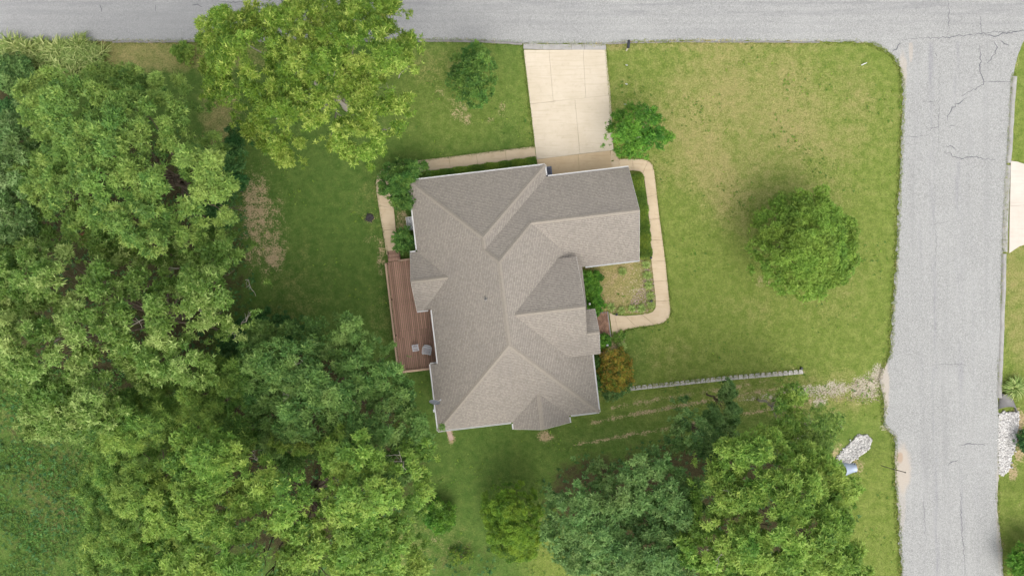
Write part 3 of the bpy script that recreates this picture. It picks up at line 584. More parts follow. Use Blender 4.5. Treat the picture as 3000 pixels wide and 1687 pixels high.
# walls (inset under the overhang), gable infill, windows, doors
def wallbox(ua, ub, va, vb, z1=ZE - 0.13, gable=None):
    m = MB(); z0 = -0.4
    m.box(((ua + ub) / 2, (va + vb) / 2, (z0 + z1) / 2), (ub - ua, vb - va, z1 - z0))
    if gable == 'x':
        vm = (va + vb) / 2; hz = z1 + (vb - va) / 2 * PT
        m.add([(ua, va, z1), (ub, va, z1), (ub, vb, z1), (ua, vb, z1), (ua, vm, hz), (ub, vm, hz)], [(0, 1, 5, 4), (3, 4, 5, 2), (0, 4, 3), (1, 2, 5)])
    if gable == 'y':
        um_ = (ua + ub) / 2; hz = z1 + (ub - ua) / 2 * PT
        m.add([(ua, va, z1), (ub, va, z1), (ub, vb, z1), (ua, vb, z1), (um_, va, hz), (um_, vb, hz)], [(0, 4, 5, 3), (1, 2, 5, 4), (0, 1, 4), (3, 5, 2)])
    m.build('wall', M['wall'], house, boxuv=True)
wallbox(u0 + 1.0, u1 - .4, v0 + .4, v1 - .4); wallbox(u0 + .4, u0 + 1.01, v0 + .4, -5.2); wallbox(u0 + .401, u2 - .4, -0.5, v2 - .4, ZE - .131)
wallbox(u1 - .41, u3 - .35, v3 + .4, v1 - .401, ZE - .132, 'x'); wallbox(bU + .3, u0 + .42, bS + .4, bN - .4, ZE - .133, 'x'); wallbox(u1 - 2.2, fU - .3, fS + .4, fN - .4, ZF - .13, 'x'); wallbox(sW + .4, sE - .4, sV + .3, v0 + .5, ZE - .134, 'y')
for pvv in (fS + .35, pN - .25):
    MB().box((pU - .3, pvv, ZF / 2 - .1), (.22, .22, ZF - .1)).build('porch_column', M['white'], house)
def window(c, wd, hg_, n):
    ang = math.atan2(n[1], n[0]) - math.pi / 2; R = Matrix.Rotation(ang, 3, 'Z'); o = Vector((*n, 0))
    f = MB(); c = Vector(c)
    for dx, dz, sx, sz in ((-wd / 2, 0, .07, hg_ + .07), (wd / 2, 0, .07, hg_ + .07), (0, hg_ / 2, wd - .07, .07), (0, -hg_ / 2, wd - .07, .07), (0, 0, wd - .07, .035)): f.box(c + R @ Vector((dx, 0, dz)) + o * .03, (sx, .06, sz), ang)
    fo = f.build('window', M['white'], house); MB().box(c + o * .012, (wd - .06, .02, hg_ - .06), ang).build('pane', M['glass'], fo)
    MB().box(c + Vector((0, 0, -hg_ / 2 - .07)) + o * .06, (wd + .2, .12, .05), ang).build('sill', M['wall'], fo)
for c, wd, hh, n in (((u0 + .4, 6.5, 1.6), 1.4, 1.3, (-1, 0)), ((u0 + .4, -7.5, 1.6), 1.6, 1.3, (-1, 0)), ((bU + .3, 1.3, 1.7), 1.8, 1.4, (-1, 0)), ((-3.5, v2 - .4, 1.6), 1.4, 1.3, (0, 1)), ((.8, v2 - .4, 1.6), 1.4, 1.3, (0, 1)), ((-3.5, v0 + .4, 1.6), 1.4, 1.3, (0, -1)), ((1.0, sV + .3, 1.6), 1.8, 1.4, (0, -1)), ((u1 - .4, -7.6, 1.6), 1.4, 1.3, (1, 0)), ((fU - .3, .3, 1.9), 1.6, 1.6, (1, 0)), ((7.0, v3 + .4, 1.6), 1.2, 1.2, (0, -1))): window(c, wd, hh, n)
gd = MB().box((6.4, v1 - .40, 1.1), (4.9, .06, 2.2)).build('garage_door', M['garage'], house)
for k in range(4):
    for j in range(4): MB().bevbox((4.6 + j * 1.2, v1 - .365, .3 + k * .54), (1.05, .03, .42), .012).build('door_panel', M['garage'], gd)
fd = MB().box((fU - .3, pv, 1.25), (.07, 1.0, 2.15)).build('front_door', M['door'], house); MB().tube([(fU - .25, pv + .38, 1.2), (fU - .19, pv + .38, 1.2)], .03, 8).build('handle', M['darkmetal'], fd)
pd = MB().box((u0 + .99, -2.8, 1.55), (.06, 1.8, 2.05)).build('patio_door', M['white'], house); MB().box((u0 + .95, -2.8, 1.55), (.02, 1.6, 1.85)).build('pane', M['glass'], pd)
# plumbing vent on the west slope
vx, vy = w2h(*P(1423, 876, 6.2)); vz = rz_(vx - u0)
vp = MB().tube([(vx, vy, vz - .1), (vx, vy, vz + .28)], .05, 10, False).build('vent_pipe', M['darkmetal'], house); m = MB(); m.box((vx, vy, vz + .02), (.22, .22, .012), rot=Matrix.Rotation(-math.atan(PT), 3, 'Y')); m.tube([(vx, vy, vz - .05), (vx, vy, vz + .15)], [.10, .065], 10); m.build('flashing', M['kerb'], vp)

# ------------------------------------------------------------------ deck
ZD = 0.55
dk = thing('deck', 'reddish-brown wooden deck with railing along the west side of the house', 'deck', (0, 0, 0), TH)
def hp(px, py, z): return w2h(*P(px, py, z))
dl = hp(1129, 773, 1.45)[0]; dtop = hp(1140, 768, ZD)[1]; dbot = hp(1230, 1080, ZD)[1]
dl = dl + 0.02; dr = u0 + 1.0
bw = 0.14; nb = int((dr - dl) / bw)
for i in range(nb):
    ua = dl + .02 + i * bw; top = dtop
    if ua + .07 > bU + .25: top = bS + .38                # boards stop against the bay
    if ua + .07 > u0 + .38 and False: continue
    bot = dbot if ua + .07 < u0 + .38 else -5.16
    # two lengths per board, butted at a joist
    cut = bot + (top - bot) * (0.30 if top > 0 else .45) + (0.0 if i % 2 else 0.5)
    for a, b in ((bot, cut - .004), (cut + .004, top)):
        o = MB().bevbox((0, 0, 0), (bw - .024, b - a, .03), .004).build('deck_board', M['deck'], dk, (ua + bw / 2, (a + b) / 2, ZD - .015))
for vv in np.arange(dbot + .1, dtop, .6):
    MB().box(((dl + (bU + .3 if vv > bS else dr)) / 2, vv, ZD - .13), ((bU + .28 if vv > bS else u0 + .38) - dl, .05, .18)).build('joist', M['deckdark'], dk)
MB().box((dl + .005, (dtop + dbot) / 2, ZD - .14), (.04, dtop - dbot, .22)).build('rim_joist', M['rail'], dk); MB().box(((dl + u0 + .4) / 2, dbot - .02, ZD - .14), (u0 + .4 - dl, .04, .22)).build('rim_joist', M['rail'], dk)
for pu in (dl + .1, (dl + u0) / 2, u0 + .1):
    for pvv in (dbot + .1, -2.5, 0.5, dtop - .1):
        if pu < bU or pvv < -3: MB().box((pu, pvv, (ZD - .3) / 2), (.14, .14, ZD + .25)).build('post', M['deckdark'], dk)
ZR = ZD + .92
def rail(a, b):
    a = Vector((*a, 0)); b = Vector((*b, 0)); L = (b - a).length; d = (b - a) / L; ang = math.atan2(d.y, d.x); c = (a + b) / 2
    MB().bevbox(c + Vector((0, 0, ZR)), (L, .14, .035), .006, ang).build('top_rail', M['rail'], dk); MB().box(c + Vector((0, 0, ZR - .07)), (L, .04, .09), ang).build('upper_rail', M['rail'], dk); MB().box(c + Vector((0, 0, ZD + .09)), (L, .04, .09), ang).build('lower_rail', M['rail'], dk)
    inn = Vector((-d.y, d.x, 0)) * .0
    for k in range(int(L / .17)):
        p = a + d * (k + .5) * L / int(L / .17); MB().box(p + Vector((0, 0, (ZD + ZR) / 2 - .02)), (.042, .042, ZR - ZD - .06), ang).build('baluster', M['rail'], dk)
    for t in np.linspace(0, 1, max(2, int(L / 2.2) + 1)): MB().box(a + (b - a) * t + Vector((0, 0, ZD / 2 + ZR / 2 - .2)), (.09, .09, ZR - ZD + .4), ang).build('railing_post', M['deckdark'], dk)
rail((dl, dbot), (dl, dtop - .12)); rail((dl + .1, dbot), (u0 + .36, dbot))
ru = hp(1172, 766, 1.2)[0]
rail((ru - .1, dtop - .02), (bU + .25, dtop - .02))
for k in range(3): MB().bevbox(((dl + ru) / 2 - .02, dtop + .17 + k * .29, ZD - .16 * (k + 1) - .02), (ru - dl - .12, .28, .04), .006).build('step', M['deck'], dk)
for s in (dl + .05, ru - .12): MB().box((s, dtop + .45, .2), (.05, .8, .22)).build('stringer', M['deckdark'], dk)

# plastic chair and slatted side table on the deck
cx, cy = hp(1251, 1027, 1.0); ch = thing('patio_chair', 'grey plastic slatted armchair standing on the deck', 'chair', h2w(cx, cy, ZD), TH + math.radians(165))
for sx in (-1, 1):
    for sy in (-1, 1): MB().tube([(sx * .27, sy * .25, 0), (sx * .24, sy * .21, .38)], [.02, .028], 8).build('leg', M['plastic'], ch)
    MB().tube([(sx * .31, -.30, .60), (sx * .33, -.05, .62), (sx * .32, .22, .60), (sx * .27, .30, .50), (sx * .25, .26, .38)], [.035, .035, .035, .03, .03], 8).build('armrest', M['plastic2'], ch)
m = MB(); m.box((0, .26, .385), (.56, .05, .035)); m.box((0, -.24, .385), (.5, .05, .035))
for sx in (-1, 1): m.box((sx * .26, .01, .385), (.045, .47, .035))
m.build('seat_frame', M['plastic2'], ch)
for k in range(5): MB().bevbox((-.176 + k * .088, .01, .385), (.066, .46, .025), .006).build('seat_slat', M['plastic'], ch)
tb = Matrix.Rotation(math.radians(20), 3, 'X')
for k in range(5): MB().box((-.16 + k * .08, -.36, .64), (.052, .022, .52), rot=tb).build('back_slat', M['plastic'], ch)
m = MB(); m.tube([(-.27, -.24, .38), (-.26, -.34, .65), (-.2, -.43, .86), (0, -.46, .92), (.2, -.43, .86), (.26, -.34, .65), (.27, -.24, .38)], .03, 8); m.build('back_frame', M['plastic2'], ch)
tx, ty = hp(1217, 1019, .95); tbl = thing('side_table', 'small grey slatted side table standing beside the deck chair', 'table', h2w(tx, ty, ZD), TH + .05)
for k in range(2):
    for j in range(5): MB().bevbox((-.16 + j * .08, -.1 + k * .2, .42), (.052, .15, .022), .004).build('slat', M['plastic'], tbl)
m = MB()
for dx, dy, sx, sy in ((0, .22, .48, .05), (0, -.22, .48, .05), (-.215, 0, .05, .39), (.215, 0, .05, .39), (0, 0, .38, .05)): m.box((dx, dy, .42), (sx, sy, .035))
m.build('table_frame', M['plastic2'], tbl)
for sx in (-1, 1):
    for sy in (-1, 1): MB().tube([(sx * .21, sy * .21, 0), (sx * .2, sy * .2, .41)], .022, 8).build('leg', M['plastic2'], tbl)

# ------------------------------------------------------------------ small things round the house
# satellite dish on the west eave
bx, by = hp(1272, 1203, 3.2); z0 = 3.15
ds = thing('satellite_dish', 'grey satellite dish with feed arm mounted on the west eave', 'satellite dish', h2w(bx, by, z0), TH)
dc = Vector((*hp(1273, 1180, 3.75), 3.75)) - Vector((bx, by, z0))
MB().tube([(0, 0, -.05), (.02, .05, .15), tuple(dc * .6 + Vector((0, 0, .08))), tuple(dc)], .025, 8).build('mast', M['plastic2'], ds); MB().bevbox((0, 0, 0), (.16, .2, .03), .005).build('foot', M['plastic2'], ds)
nrm = Vector((.28, .92, .30)).normalized(); a_ = nrm.cross(Vector((0, 0, 1))).normalized(); b_ = nrm.cross(a_); m = MB(); NR, NA = 5, 24
for th_ in (0, -.015):
    k0 = len(m.v); m.v.append(tuple(dc + nrm * (th_)))
    for r in range(1, NR + 1):
        for k in range(NA):
            t = 2 * math.pi * k / NA; rr = r / NR; m.v.append(tuple(dc + a_ * math.cos(t) * rr * .40 + b_ * math.sin(t) * rr * .34 + nrm * (rr * rr * .07 + th_)))
    for k in range(NA): m.f.append((k0, k0 + 1 + k, k0 + 1 + (k + 1) % NA))
    for r in range(NR - 1):
        for k in range(NA): m.f.append((k0 + 1 + r * NA + k, k0 + 1 + r * NA + (k + 1) % NA, k0 + 1 + (r + 1) * NA + (k + 1) % NA, k0 + 1 + (r + 1) * NA + k))
m.build('reflector', M['dish'], ds, smooth=True)
tip = Vector((*hp(1291, 1171, 3.7), 3.7)) - Vector((bx, by, z0))
MB().tube([tuple(dc - b_ * .3), tuple((dc + tip) / 2 + Vector((0, 0, -.08))), tuple(tip)], .018, 8).build('feed_arm', M['plastic2'], ds); MB().tube([tuple(tip - nrm * .04), tuple(tip + nrm * .06)], [.045, .03], 8).build('feed_horn', M['plastic'], ds)
# wheeled bin at the garage corner
bx, by = P(1606, 503, 1.0); wb = thing('wheeled_bin', 'dark blue-grey wheeled rubbish bin beside the garage corner', 'bin', (bx, by, .075), TH)
m = MB(); m.box((0, 0, .5), (.50, .62, .95), taper=1.0); m.v = [(x * (.82 if z < .1 else 1), y * (.82 if z < .1 else 1), z) for x, y, z in m.v]; m.build('body', M['bindark'], wb)
ld = MB().bevbox((0, .02, 1.0), (.58, .70, .06), .03).build('lid', M['bin'], wb); MB().bevbox((0, .04, 1.035), (.40, .46, .03), .012).build('lid_panel', M['bindark'], ld); MB().tube([(-.2, -.36, .98), (.2, -.36, .98)], .018, 8).build('handle', M['bin'], wb)
for s in (-1, 1): MB().tube([(s * .24, -.27, .1), (s * .29, -.27, .1)], .1, 14).build('wheel', M['black'], wb)
# white utility box by the west wall
bx, by = P(1207, 653, .8); ub = thing('utility_box', 'white open-topped box holding a crumpled grey cover against the west wall', 'box', (bx, by, 0), TH)
for dx, dy, sx, sy in ((-.42, 0, .04, .95), (.42, 0, .04, .95), (0, .46, .80, .04), (0, -.46, .80, .04)): MB().box((dx, dy, .38), (sx, sy, .76)).build('side_panel', M['white'], ub)
n_ = 14; gx_, gy_ = np.meshgrid(np.linspace(-.39, .39, n_), np.linspace(-.43, .43, n_)); gz_ = .62 + rng.normal(0, .055, gx_.shape)
q = np.arange(n_ * n_).reshape(n_, n_); np_mesh('crumpled_cover', np.stack([gx_.ravel(), gy_.ravel(), gz_.ravel()], -1), np.stack([q[:-1, :-1], q[:-1, 1:], q[1:, 1:], q[1:, :-1]], -1).reshape(-1, 4), M['tarp'], parent=ub)
# mailbox
bx, by = P(1837, 149, .0); mbx = thing('mailbox', 'black mailbox on a pale post at the street edge beside the driveway', 'mailbox', (bx, by, 0), -.10)
MB().bevbox((-.05, 0, .45), (.10, .10, 1.10), .02).build('post', M['post'], mbx); MB().box((-.06, .08, 1.025), (.09, .5, .06)).build('support_arm', M['post'], mbx)
prof = [(-.085, 0), (.085, 0)] + [(.085 * math.cos(t), .12 + .085 * math.sin(t)) for t in np.linspace(0, math.pi, 9)]; m = MB(); n_ = len(prof)
for yy in (-.20, .38): m.v += [(x * 1.15 - .08, yy, 1.06 + z) for x, z in prof]
m.f = [tuple(range(n_)), tuple(range(2 * n_ - 1, n_ - 1, -1))] + [(i, (i + 1) % n_, n_ + (i + 1) % n_, n_ + i) for i in range(n_)]
m.build('mailbox_body', M['black'], mbx); MB().box((-.08, .388, 1.16), (.17, .012, .17)).build('mailbox_door', M['black'], mbx); MB().box((.028, .26, 1.24), (.012, .05, .16)).build('flag', M['door'], mbx)
# stakes and a dropped stick on the lawn
for px, py, lb in ((1835, 193, 'short white marker stake standing nearest the mailbox'), (1834, 248, 'white marker stake, middle of three beside the driveway'), (1831, 308, 'white marker stake nearest the tree beside the driveway')):
    x, y = P(px, py); st = MB(); st.bevbox((0, 0, .14), (.09, .03, .32), .01, .4, (.55, .1)); tag(st.build('marker_stake', M['white'], None, (x, y, 0)), lb, 'stake', 'marker stakes beside the driveway')
x, y = P(2530, 189); tag(MB().tube([(-.2, -.09, .05), (0, .01, .07), (.22, .1, .05)], [.03, .035, .025], 7).build('fallen_stick', M['white'], None, (x, y, 0)), 'short white stick lying on the lawn near the street corner', 'stick')
# fire pit remains on the left lawn
x, y = P(1083, 638); fp = thing('burnt_stump', 'small dark burnt stump in a bare ring on the left lawn', 'stump', (x, y, 0))
m = MB(); n_ = 18
for r, z in ((.32, -.05), (.29, .10), (.2, .15), (.0, .09)): m.v += [(r * math.cos(t) * random.uniform(.85, 1.15), r * math.sin(t) * random.uniform(.85, 1.15), z + random.uniform(-.02, .03)) for t in np.linspace(0, 2 * math.pi, n_, False)]
m.f = [(k * n_ + i, k * n_ + (i + 1) % n_, (k + 1) * n_ + (i + 1) % n_, (k + 1) * n_ + i) for k in range(3) for i in range(n_)]; m.build('stump', M['ash'], fp)
for k in range(5): t = random.uniform(0, 6.28); MB().tube([(.05 * math.cos(t), .05 * math.sin(t), .12), (.42 * math.cos(t + .3), .42 * math.sin(t + .3), .05)], [.05, .03], 7).build('charred_stick', M['ash'], fp)
# leaning thin post at the side street
a = Vector((*P(2581, 1364, 0), 0.0)); b = Vector((*P(2652, 1383, 2.9), 2.9)); lp = thing('leaning_post', 'thin dark metal post leaning beside the side street', 'post', a)
MB().tube([(0, 0, -.3), tuple((b - a) * .5), tuple(b - a)], .028, 8).build('pole', M['darkmetal'], lp); MB().tube([tuple((b - a) * .995), tuple((b - a) * 1.012)], .05, 10).build('cap', M['darkmetal'], lp)
# retaining wall blocks
rw = thing('retaining_wall', 'row of pale concrete retaining blocks edging the front lawn', 'retaining wall', (*WALL_L[0], 0))
pts = smooth_line(WALL_L, 0.05); acc = 0; i = 0; L = len(pts); ox, oy = WALL_L[0]
pos_ = 0.0; total = sum(math.dist(pts[k], pts[k + 1]) for k in range(L - 1)); cum = np.concatenate([[0], np.cumsum([math.dist(pts[k], pts[k + 1]) for k in range(L - 1)])]); pa = np.array(pts); kk = 0
while pos_ < total - .2:
    wdt = random.choice((.38, .40, .46)); c = pos_ + wdt / 2; x = np.interp(c, cum, pa[:, 0]); y = np.interp(c, cum, pa[:, 1]); x2 = np.interp(c + .1, cum, pa[:, 0]); y2 = np.interp(c + .1, cum, pa[:, 1]); ang = math.atan2(y2 - y, x2 - x)
    for lvl in range(3):
        w1, w2, dp = wdt / 2 - .012, wdt / 2 - .07, .17; R = Matrix.Rotation(ang, 3, 'Z'); q = [(-w1, -dp), (w1, -dp), (w1, -.02), (w2, dp), (-w2, dp), (-w1, -.02)]
        zt = .045 - lvl * .155 + random.uniform(-.006, .006) * (lvl == 0); off = -.02 * lvl
        poly = [((R @ Vector((a_, b_ + off, 0)))[0] + x - ox, (R @ Vector((a_, b_ + off, 0)))[1] + y - oy) for a_, b_ in q]
        MB().prism(poly, zt - .15, zt, .012).build('block', M['blockred'] if random.random() < -1 else M['block'], rw)
    pos_ += wdt + .008
# small dark capped pipe at the wall's end
x, y = P(2347, 1078); tag(MB().tube([(0, 0, -.1), (0, 0, .16), (0, 0, .2)], [.10, .10, .07], 12).build('drain_cap', M['black'], None, (x, y, 0)), 'small black drain cap at the end of the block wall', 'drain cap')
# brick landing at the front door
bl = thing('brick_landing', None, None); tag(bl, kind='structure')
qa, qb = hp(1752, 918, .12), hp(1790, 985, .12); bmesh_ = MB().bevbox((0, 0, 0), (.088, .195, .06), .006).mesh('brick'); bmesh_.materials.append(M['brick'])
base = MB().box((qa[0] / 2 + 5.9 / 2, (-3.7), .02), (2.6, 1.75, .16)); 
uu = 5.35; r = 0
ulo, uhi, vlo, vhi = 5.35, 7.10, -4.60, -2.78
while uu < uhi:
    vv = vlo - (.1 if r % 2 else 0)
    while vv < vhi:
        o = bpy.data.objects.new('brick', bmesh_); COL.objects.link(o); o.parent = bl; o.location = h2w(uu, vv + .1, .09 + random.uniform(-.004, .004)); o.rotation_euler = (random.uniform(-.02, .02), random.uniform(-.02, .02), TH + random.uniform(-.03, .03)); vv += .205
    uu += .098; r += 1
MB().box(((ulo + uhi) / 2, (vlo + vhi) / 2 + .05, .0), (uhi - ulo + .1, vhi - vlo + .14, .16)).build('mortar_bed', M['kerbdark'], bl).rotation_euler = (0, 0, TH)
# path lights along the front walk, and glass globes in the shrubs
def pathlight(px, py, lb):
    x, y = P(px, py, .3); t = thing('path_light', lb, 'path light', (x, y, float(gz(x, y))), 0, 'path lights along the front walk')
    MB().tube([(0, 0, -.1), (0, 0, .32)], .015, 6).build('stake', M['black'], t); MB().tube([(0, 0, .30), (0, 0, .36), (0, 0, .40)], [.05, .10, .03], 10).build('lamp_head', M['black'], t)
for a in ((1907, 755, 'black path light at the garage end of the front walk'), (1908, 882, 'black path light in the bed near the walk bend'), (1806, 921, 'black path light nearest the brick landing')): pathlight(*a)
for px, py, z, lb in ((1727.5, 890, 1.15, 'small pale glass globe in the shrub north of the front door'), (1779.5, 1011, .9, 'small pale glass globe in the round shrub south of the landing')):
    x, y = P(px, py, z); t = thing('garden_globe', lb, 'garden ornament', (x, y, 0), 0, 'garden globes'); MB().tube([(0, 0, 0), (0, 0, z)], .012, 6).build('stake', M['darkmetal'], t)
    m = MB(); m.tube([(0, 0, z + .09 * math.sin(a_)) for a_ in np.linspace(-1.5, 1.5, 7)], [.09 * math.cos(a_) for a_ in np.linspace(-1.5, 1.5, 7)], 12); m.build('globe', M['white'], t, smooth=True)
# stone-paved splash at the south-west corner
x, y = P(1318, 1272); sp = MB(); sp.bevbox((0, 0, .02), (.34, .9, .08), .015, .35, (.03, .02)); tag(sp.build('splash_block', M['blockred'], None, (x, y, 0)), 'pinkish splash block on the grass at the south-west house corner', 'splash block')

# culverts and rip-rap
def culvert(px, py, ang, r, L, lb, mat):
    x, y = P(px, py); z = float(gz(x, y)); t = thing('culvert_pipe', lb, 'culvert', (x, y, z - .05), ang); m = MB(); n_ = 20
    rings = []
    for k in range(9):  # pipe going back under the bank, flared open end section at the front
        s = k / 8; fl = max(0, (s - .35) / .65); rr = r * (1 + .25 * fl); xx = -L + s * L * 1.0; ring = []
        for j in range(n_ + 1):
            t_ = math.pi * (-.08 + 1.16 * j / n_); cut = fl * .75 * (1 - math.sin(max(0, min(math.pi, t_)))) ; ring.append((xx + .55 * fl * (1 - math.sin(max(0, min(math.pi, t_)))), rr * math.cos(t_) * (1 + .25 * fl), max(-.1, rr * math.sin(t_)) + .02))
        rings.append(ring)
    for d in (0, .02):
        k0 = len(m.v)
        for ring in rings: m.v += [(p[0], p[1] * (1 - d / r), p[2] - d) for p in ring]
        for k in range(8): m.f += [(k0 + k * (n_ + 1) + j, k0 + k * (n_ + 1) + j + 1, k0 + (k + 1) * (n_ + 1) + j + 1, k0 + (k + 1) * (n_ + 1) + j) for j in range(n_)]
    m.build('pipe', mat, t, smooth=True)
    MB().tube([(rings[8][j][0], rings[8][j][1], rings[8][j][2]) for j in range(n_ + 1)], .022, 6).build('rim', mat, t)
    MB().box((-L + .1, 0, r * .35), (.06, r * 1.8, r * .9)).build('interior_shade_panel', M['black'], t)  # black panel added to stand for the shade inside the pipe
culvert(2479, 1376, math.radians(188), .40, .85, 'flared blue-grey steel culvert end below the white stones', M['galv'])
culvert(2950, 1188, math.radians(-90), .55, .9, 'dark culvert end at the right edge above the white stones', M['kerbdark'])
def stones(name, poly, n, lo, hi, mat, label, cat, zoff=0.0, flat=.7):
    poly = pw(poly); xs = [p[0] for p in poly]; ys = [p[1] for p in poly]; pts = np.empty((0, 2))
    while len(pts) < n:
        c = np.stack([rng.uniform(min(xs), max(xs), n * 2), rng.uniform(min(ys), max(ys), n * 2)], -1); pts = np.concatenate([pts, c[inside(c[:, 0], c[:, 1], poly)]])
    pts = pts[:n]; st_ = rng.uniform(0, 1, n) < .09; pts[st_] += rng.normal(0, .11, (st_.sum(), 2)); s = rng.uniform(lo, hi, n) / 2
    cube = np.array([(-1, -1, -1), (1, -1, -1), (1, 1, -1), (-1, 1, -1), (-.7, -.7, 1), (.7, -.7, 1), (.7, .7, 1), (-.7, .7, 1)], float); fq = np.array([(3, 2, 1, 0), (4, 5, 6, 7), (0, 1, 5, 4), (1, 2, 6, 5), (2, 3, 7, 6), (3, 0, 4, 7)])
    v = cube[None] * s[:, None, None] * rng.uniform(.55, 1.25, (n, 8, 3)) * np.array((1, 1, flat)); a = rng.uniform(0, 6.28, n); b = rng.normal(0, .5, n)
    ca, sa = np.cos(a)[:, None], np.sin(a)[:, None]; cb, sb = np.cos(b)[:, None], np.sin(b)[:, None]
    x1 = v[..., 0] * cb - v[..., 2] * sb; z1 = v[..., 0] * sb + v[..., 2] * cb; x2 = x1 * ca - v[..., 1] * sa; y2 = x1 * sa + v[..., 1] * ca
    zz = gz(pts[:, 0], pts[:, 1]) + zoff + rng.uniform(0, hi * .5, n); co = np.stack([x2 + pts[:, :1], y2 + pts[:, 1:], z1 + zz[:, None]], -1).reshape(-1, 3)
    o = np_mesh(name, co, (fq[None] + 8 * np.arange(n)[:, None, None]).reshape(-1, 4), mat, tint=np.repeat(rng.uniform(0, 1, n), 8)); return tag(o, label, cat, kind='stuff')
stones('rip_rap', [(2520, 1278), (2545, 1276), (2556, 1290), (2552, 1305), (2538, 1325), (2515, 1340), (2500, 1352), (2490, 1362), (2468, 1362), (2448, 1360), (2470, 1330), (2500, 1300)], 2600, .07, .2, M['stone'], 'bank of loose white stones above the blue-grey culvert', 'stones')
stones('rip_rap', [(2928, 1212), (2990, 1208), (2985, 1260), (2982, 1300), (2970, 1340), (2965, 1375), (2945, 1395), (2930, 1388), (2926, 1330), (2922, 1280)], 3400, .07, .2, M['stone'], 'strip of loose white stones along the right street edge', 'stones')
stones('bed_chips', [(1890, 770), (1908, 775), (1919, 870), (1914, 900), (1895, 914), (1850, 915), (1845, 880), (1875, 850), (1885, 800)], 500, .03, .10, M['chip'], 'pinkish chips scattered in the front planting bed', 'stone chips')
stones('gravel', [(2480, 1120), (2590, 1085), (2588, 1180), (2500, 1175), (2400, 1175), (2380, 1150)], 420, .03, .07, M['chip'], 'loose pale gravel where the dirt track meets the street', 'gravel')

# ------------------------------------------------------------------ vegetation
LEAF = dict(
    oak=m_leaf('leaf_yellow_oak', (0.038, 0.080, 0.010), (0.084, 0.140, 0.014), (0.225, 0.270, 0.058)),
    bright=m_leaf('leaf_bright', (0.042, 0.088, 0.017), (0.088, 0.146, 0.028), (0.160, 0.220, 0.050)),
    olive=m_leaf('leaf_olive', (0.038, 0.078, 0.012), (0.072, 0.122, 0.020), (0.180, 0.235, 0.070)),
    grey=m_leaf('leaf_grey', (0.035, 0.072, 0.018), (0.066, 0.116, 0.030), (0.155, 0.215, 0.085)),
    blue=m_leaf('leaf_blue', (0.034, 0.076, 0.020), (0.064, 0.120, 0.031), (0.120, 0.184, 0.056)),
    feather=m_leaf('leaf_feather', (0.042, 0.090, 0.016), (0.080, 0.142, 0.024), (0.165, 0.225, 0.045)),
    yellow=m_leaf('leaf_yellow', (0.046, 0.098, 0.015), (0.098, 0.166, 0.026), (0.178, 0.240, 0.048)),
    round=m_leaf('leaf_round', (0.040, 0.082, 0.011), (0.086, 0.148, 0.019), (0.150, 0.220, 0.036)),
    deep=m_leaf('leaf_deep', (0.024, 0.064, 0.012), (0.046, 0.104, 0.018), (0.095, 0.160, 0.030)),
    fresh=m_leaf('leaf_fresh', (0.026, 0.074, 0.009), (0.052, 0.130, 0.014), (0.100, 0.195, 0.024)),
    conifer=m_leaf('leaf_conifer', (0.030, 0.072, 0.008), (0.074, 0.138, 0.013), (0.140, 0.210, 0.022)),
    hedge=m_leaf('leaf_hedge', (0.030, 0.070, 0.010), (0.062, 0.115, 0.014), (0.140, 0.190, 0.024)),
    maple=m_leaf('leaf_maple', (.036, .082, .018), (.070, .128, .029), (.130, .196, .052)),
    rust=m_leaf('leaf_rust', (0.105, 0.075, 0.013), (0.190, 0.135, 0.020), (0.270, 0.205, 0.035)),
    vine=m_leaf('leaf_vine', (0.014, 0.050, 0.012), (0.030, 0.082, 0.020), (0.064, 0.130, 0.034)),
    reed=m_leaf('leaf_reed', (0.070, 0.105, 0.022), (0.130, 0.175, 0.045), (0.260, 0.280, 0.110)),
    lime=m_leaf('leaf_lime', (0.070, 0.110, 0.024), (0.130, 0.185, 0.042), (0.230, 0.285, 0.090)),
    deadleaf=m_leaf('leaf_dead', (0.100, 0.055, 0.028), (0.170, 0.090, 0.045), (0.250, 0.140, 0.075)),
)
def norm(a): return a / (np.linalg.norm(a, axis=-1, keepdims=True) + 1e-9)
def rosettes(pos, axis, L, K, wr=0.42, cup=0.35, tint=None, jit=0.35):
    """K pointed leaves round each position; returns co (n*K*3, 3), tint"""
    n = len(pos); ax = norm(axis); ref = np.where(np.abs(ax[:, 2:3]) > .9, np.array([[1., 0, 0]]), np.array([[0, 0, 1.]])); e1 = norm(np.cross(ax, ref)); e2 = np.cross(ax, e1)
    ph = rng.uniform(0, 6.283, (n, 1)) + np.arange(K)[None] * 6.283 / K + rng.normal(0, jit, (n, K))
    el = cup + rng.normal(0, .30, (n, K))
    d = (np.cos(ph)[..., None] * e1[:, None] + np.sin(ph)[..., None] * e2[:, None]) * np.cos(el)[..., None] + ax[:, None] * np.sin(el)[..., None]
    sd_ = norm(np.cross(d, ax[:, None])) ; roll = rng.normal(0, .35, (n, K))[..., None]; up = np.cross(sd_, d); sd_ = sd_ * np.cos(roll) + up * np.sin(roll)
    l = (np.reshape(L, (-1, 1)) * rng.uniform(.65, 1.25, (n, K)))[..., None]; w_ = l * wr / 2; p = pos[:, None]
    co = np.stack([p + d * l * .12 + sd_ * w_, p + d * l, p + d * l * .22 - sd_ * w_], 2)
    t = np.clip((tint[:, None] if tint is not None else .5) + rng.normal(0, .16, (n, K)), 0, 1)
    return co.reshape(-1, 3), np.repeat(t.ravel(), 3)
def leafmesh(name, parts, mat, parent, origin):
    co = np.concatenate([p[0] for p in parts]) - np.array(origin)[None]; t = np.concatenate([p[1] for p in parts])
    return np_mesh(name, co, np.arange(len(co)).reshape(-1, 3), mat, tint=t, parent=parent)
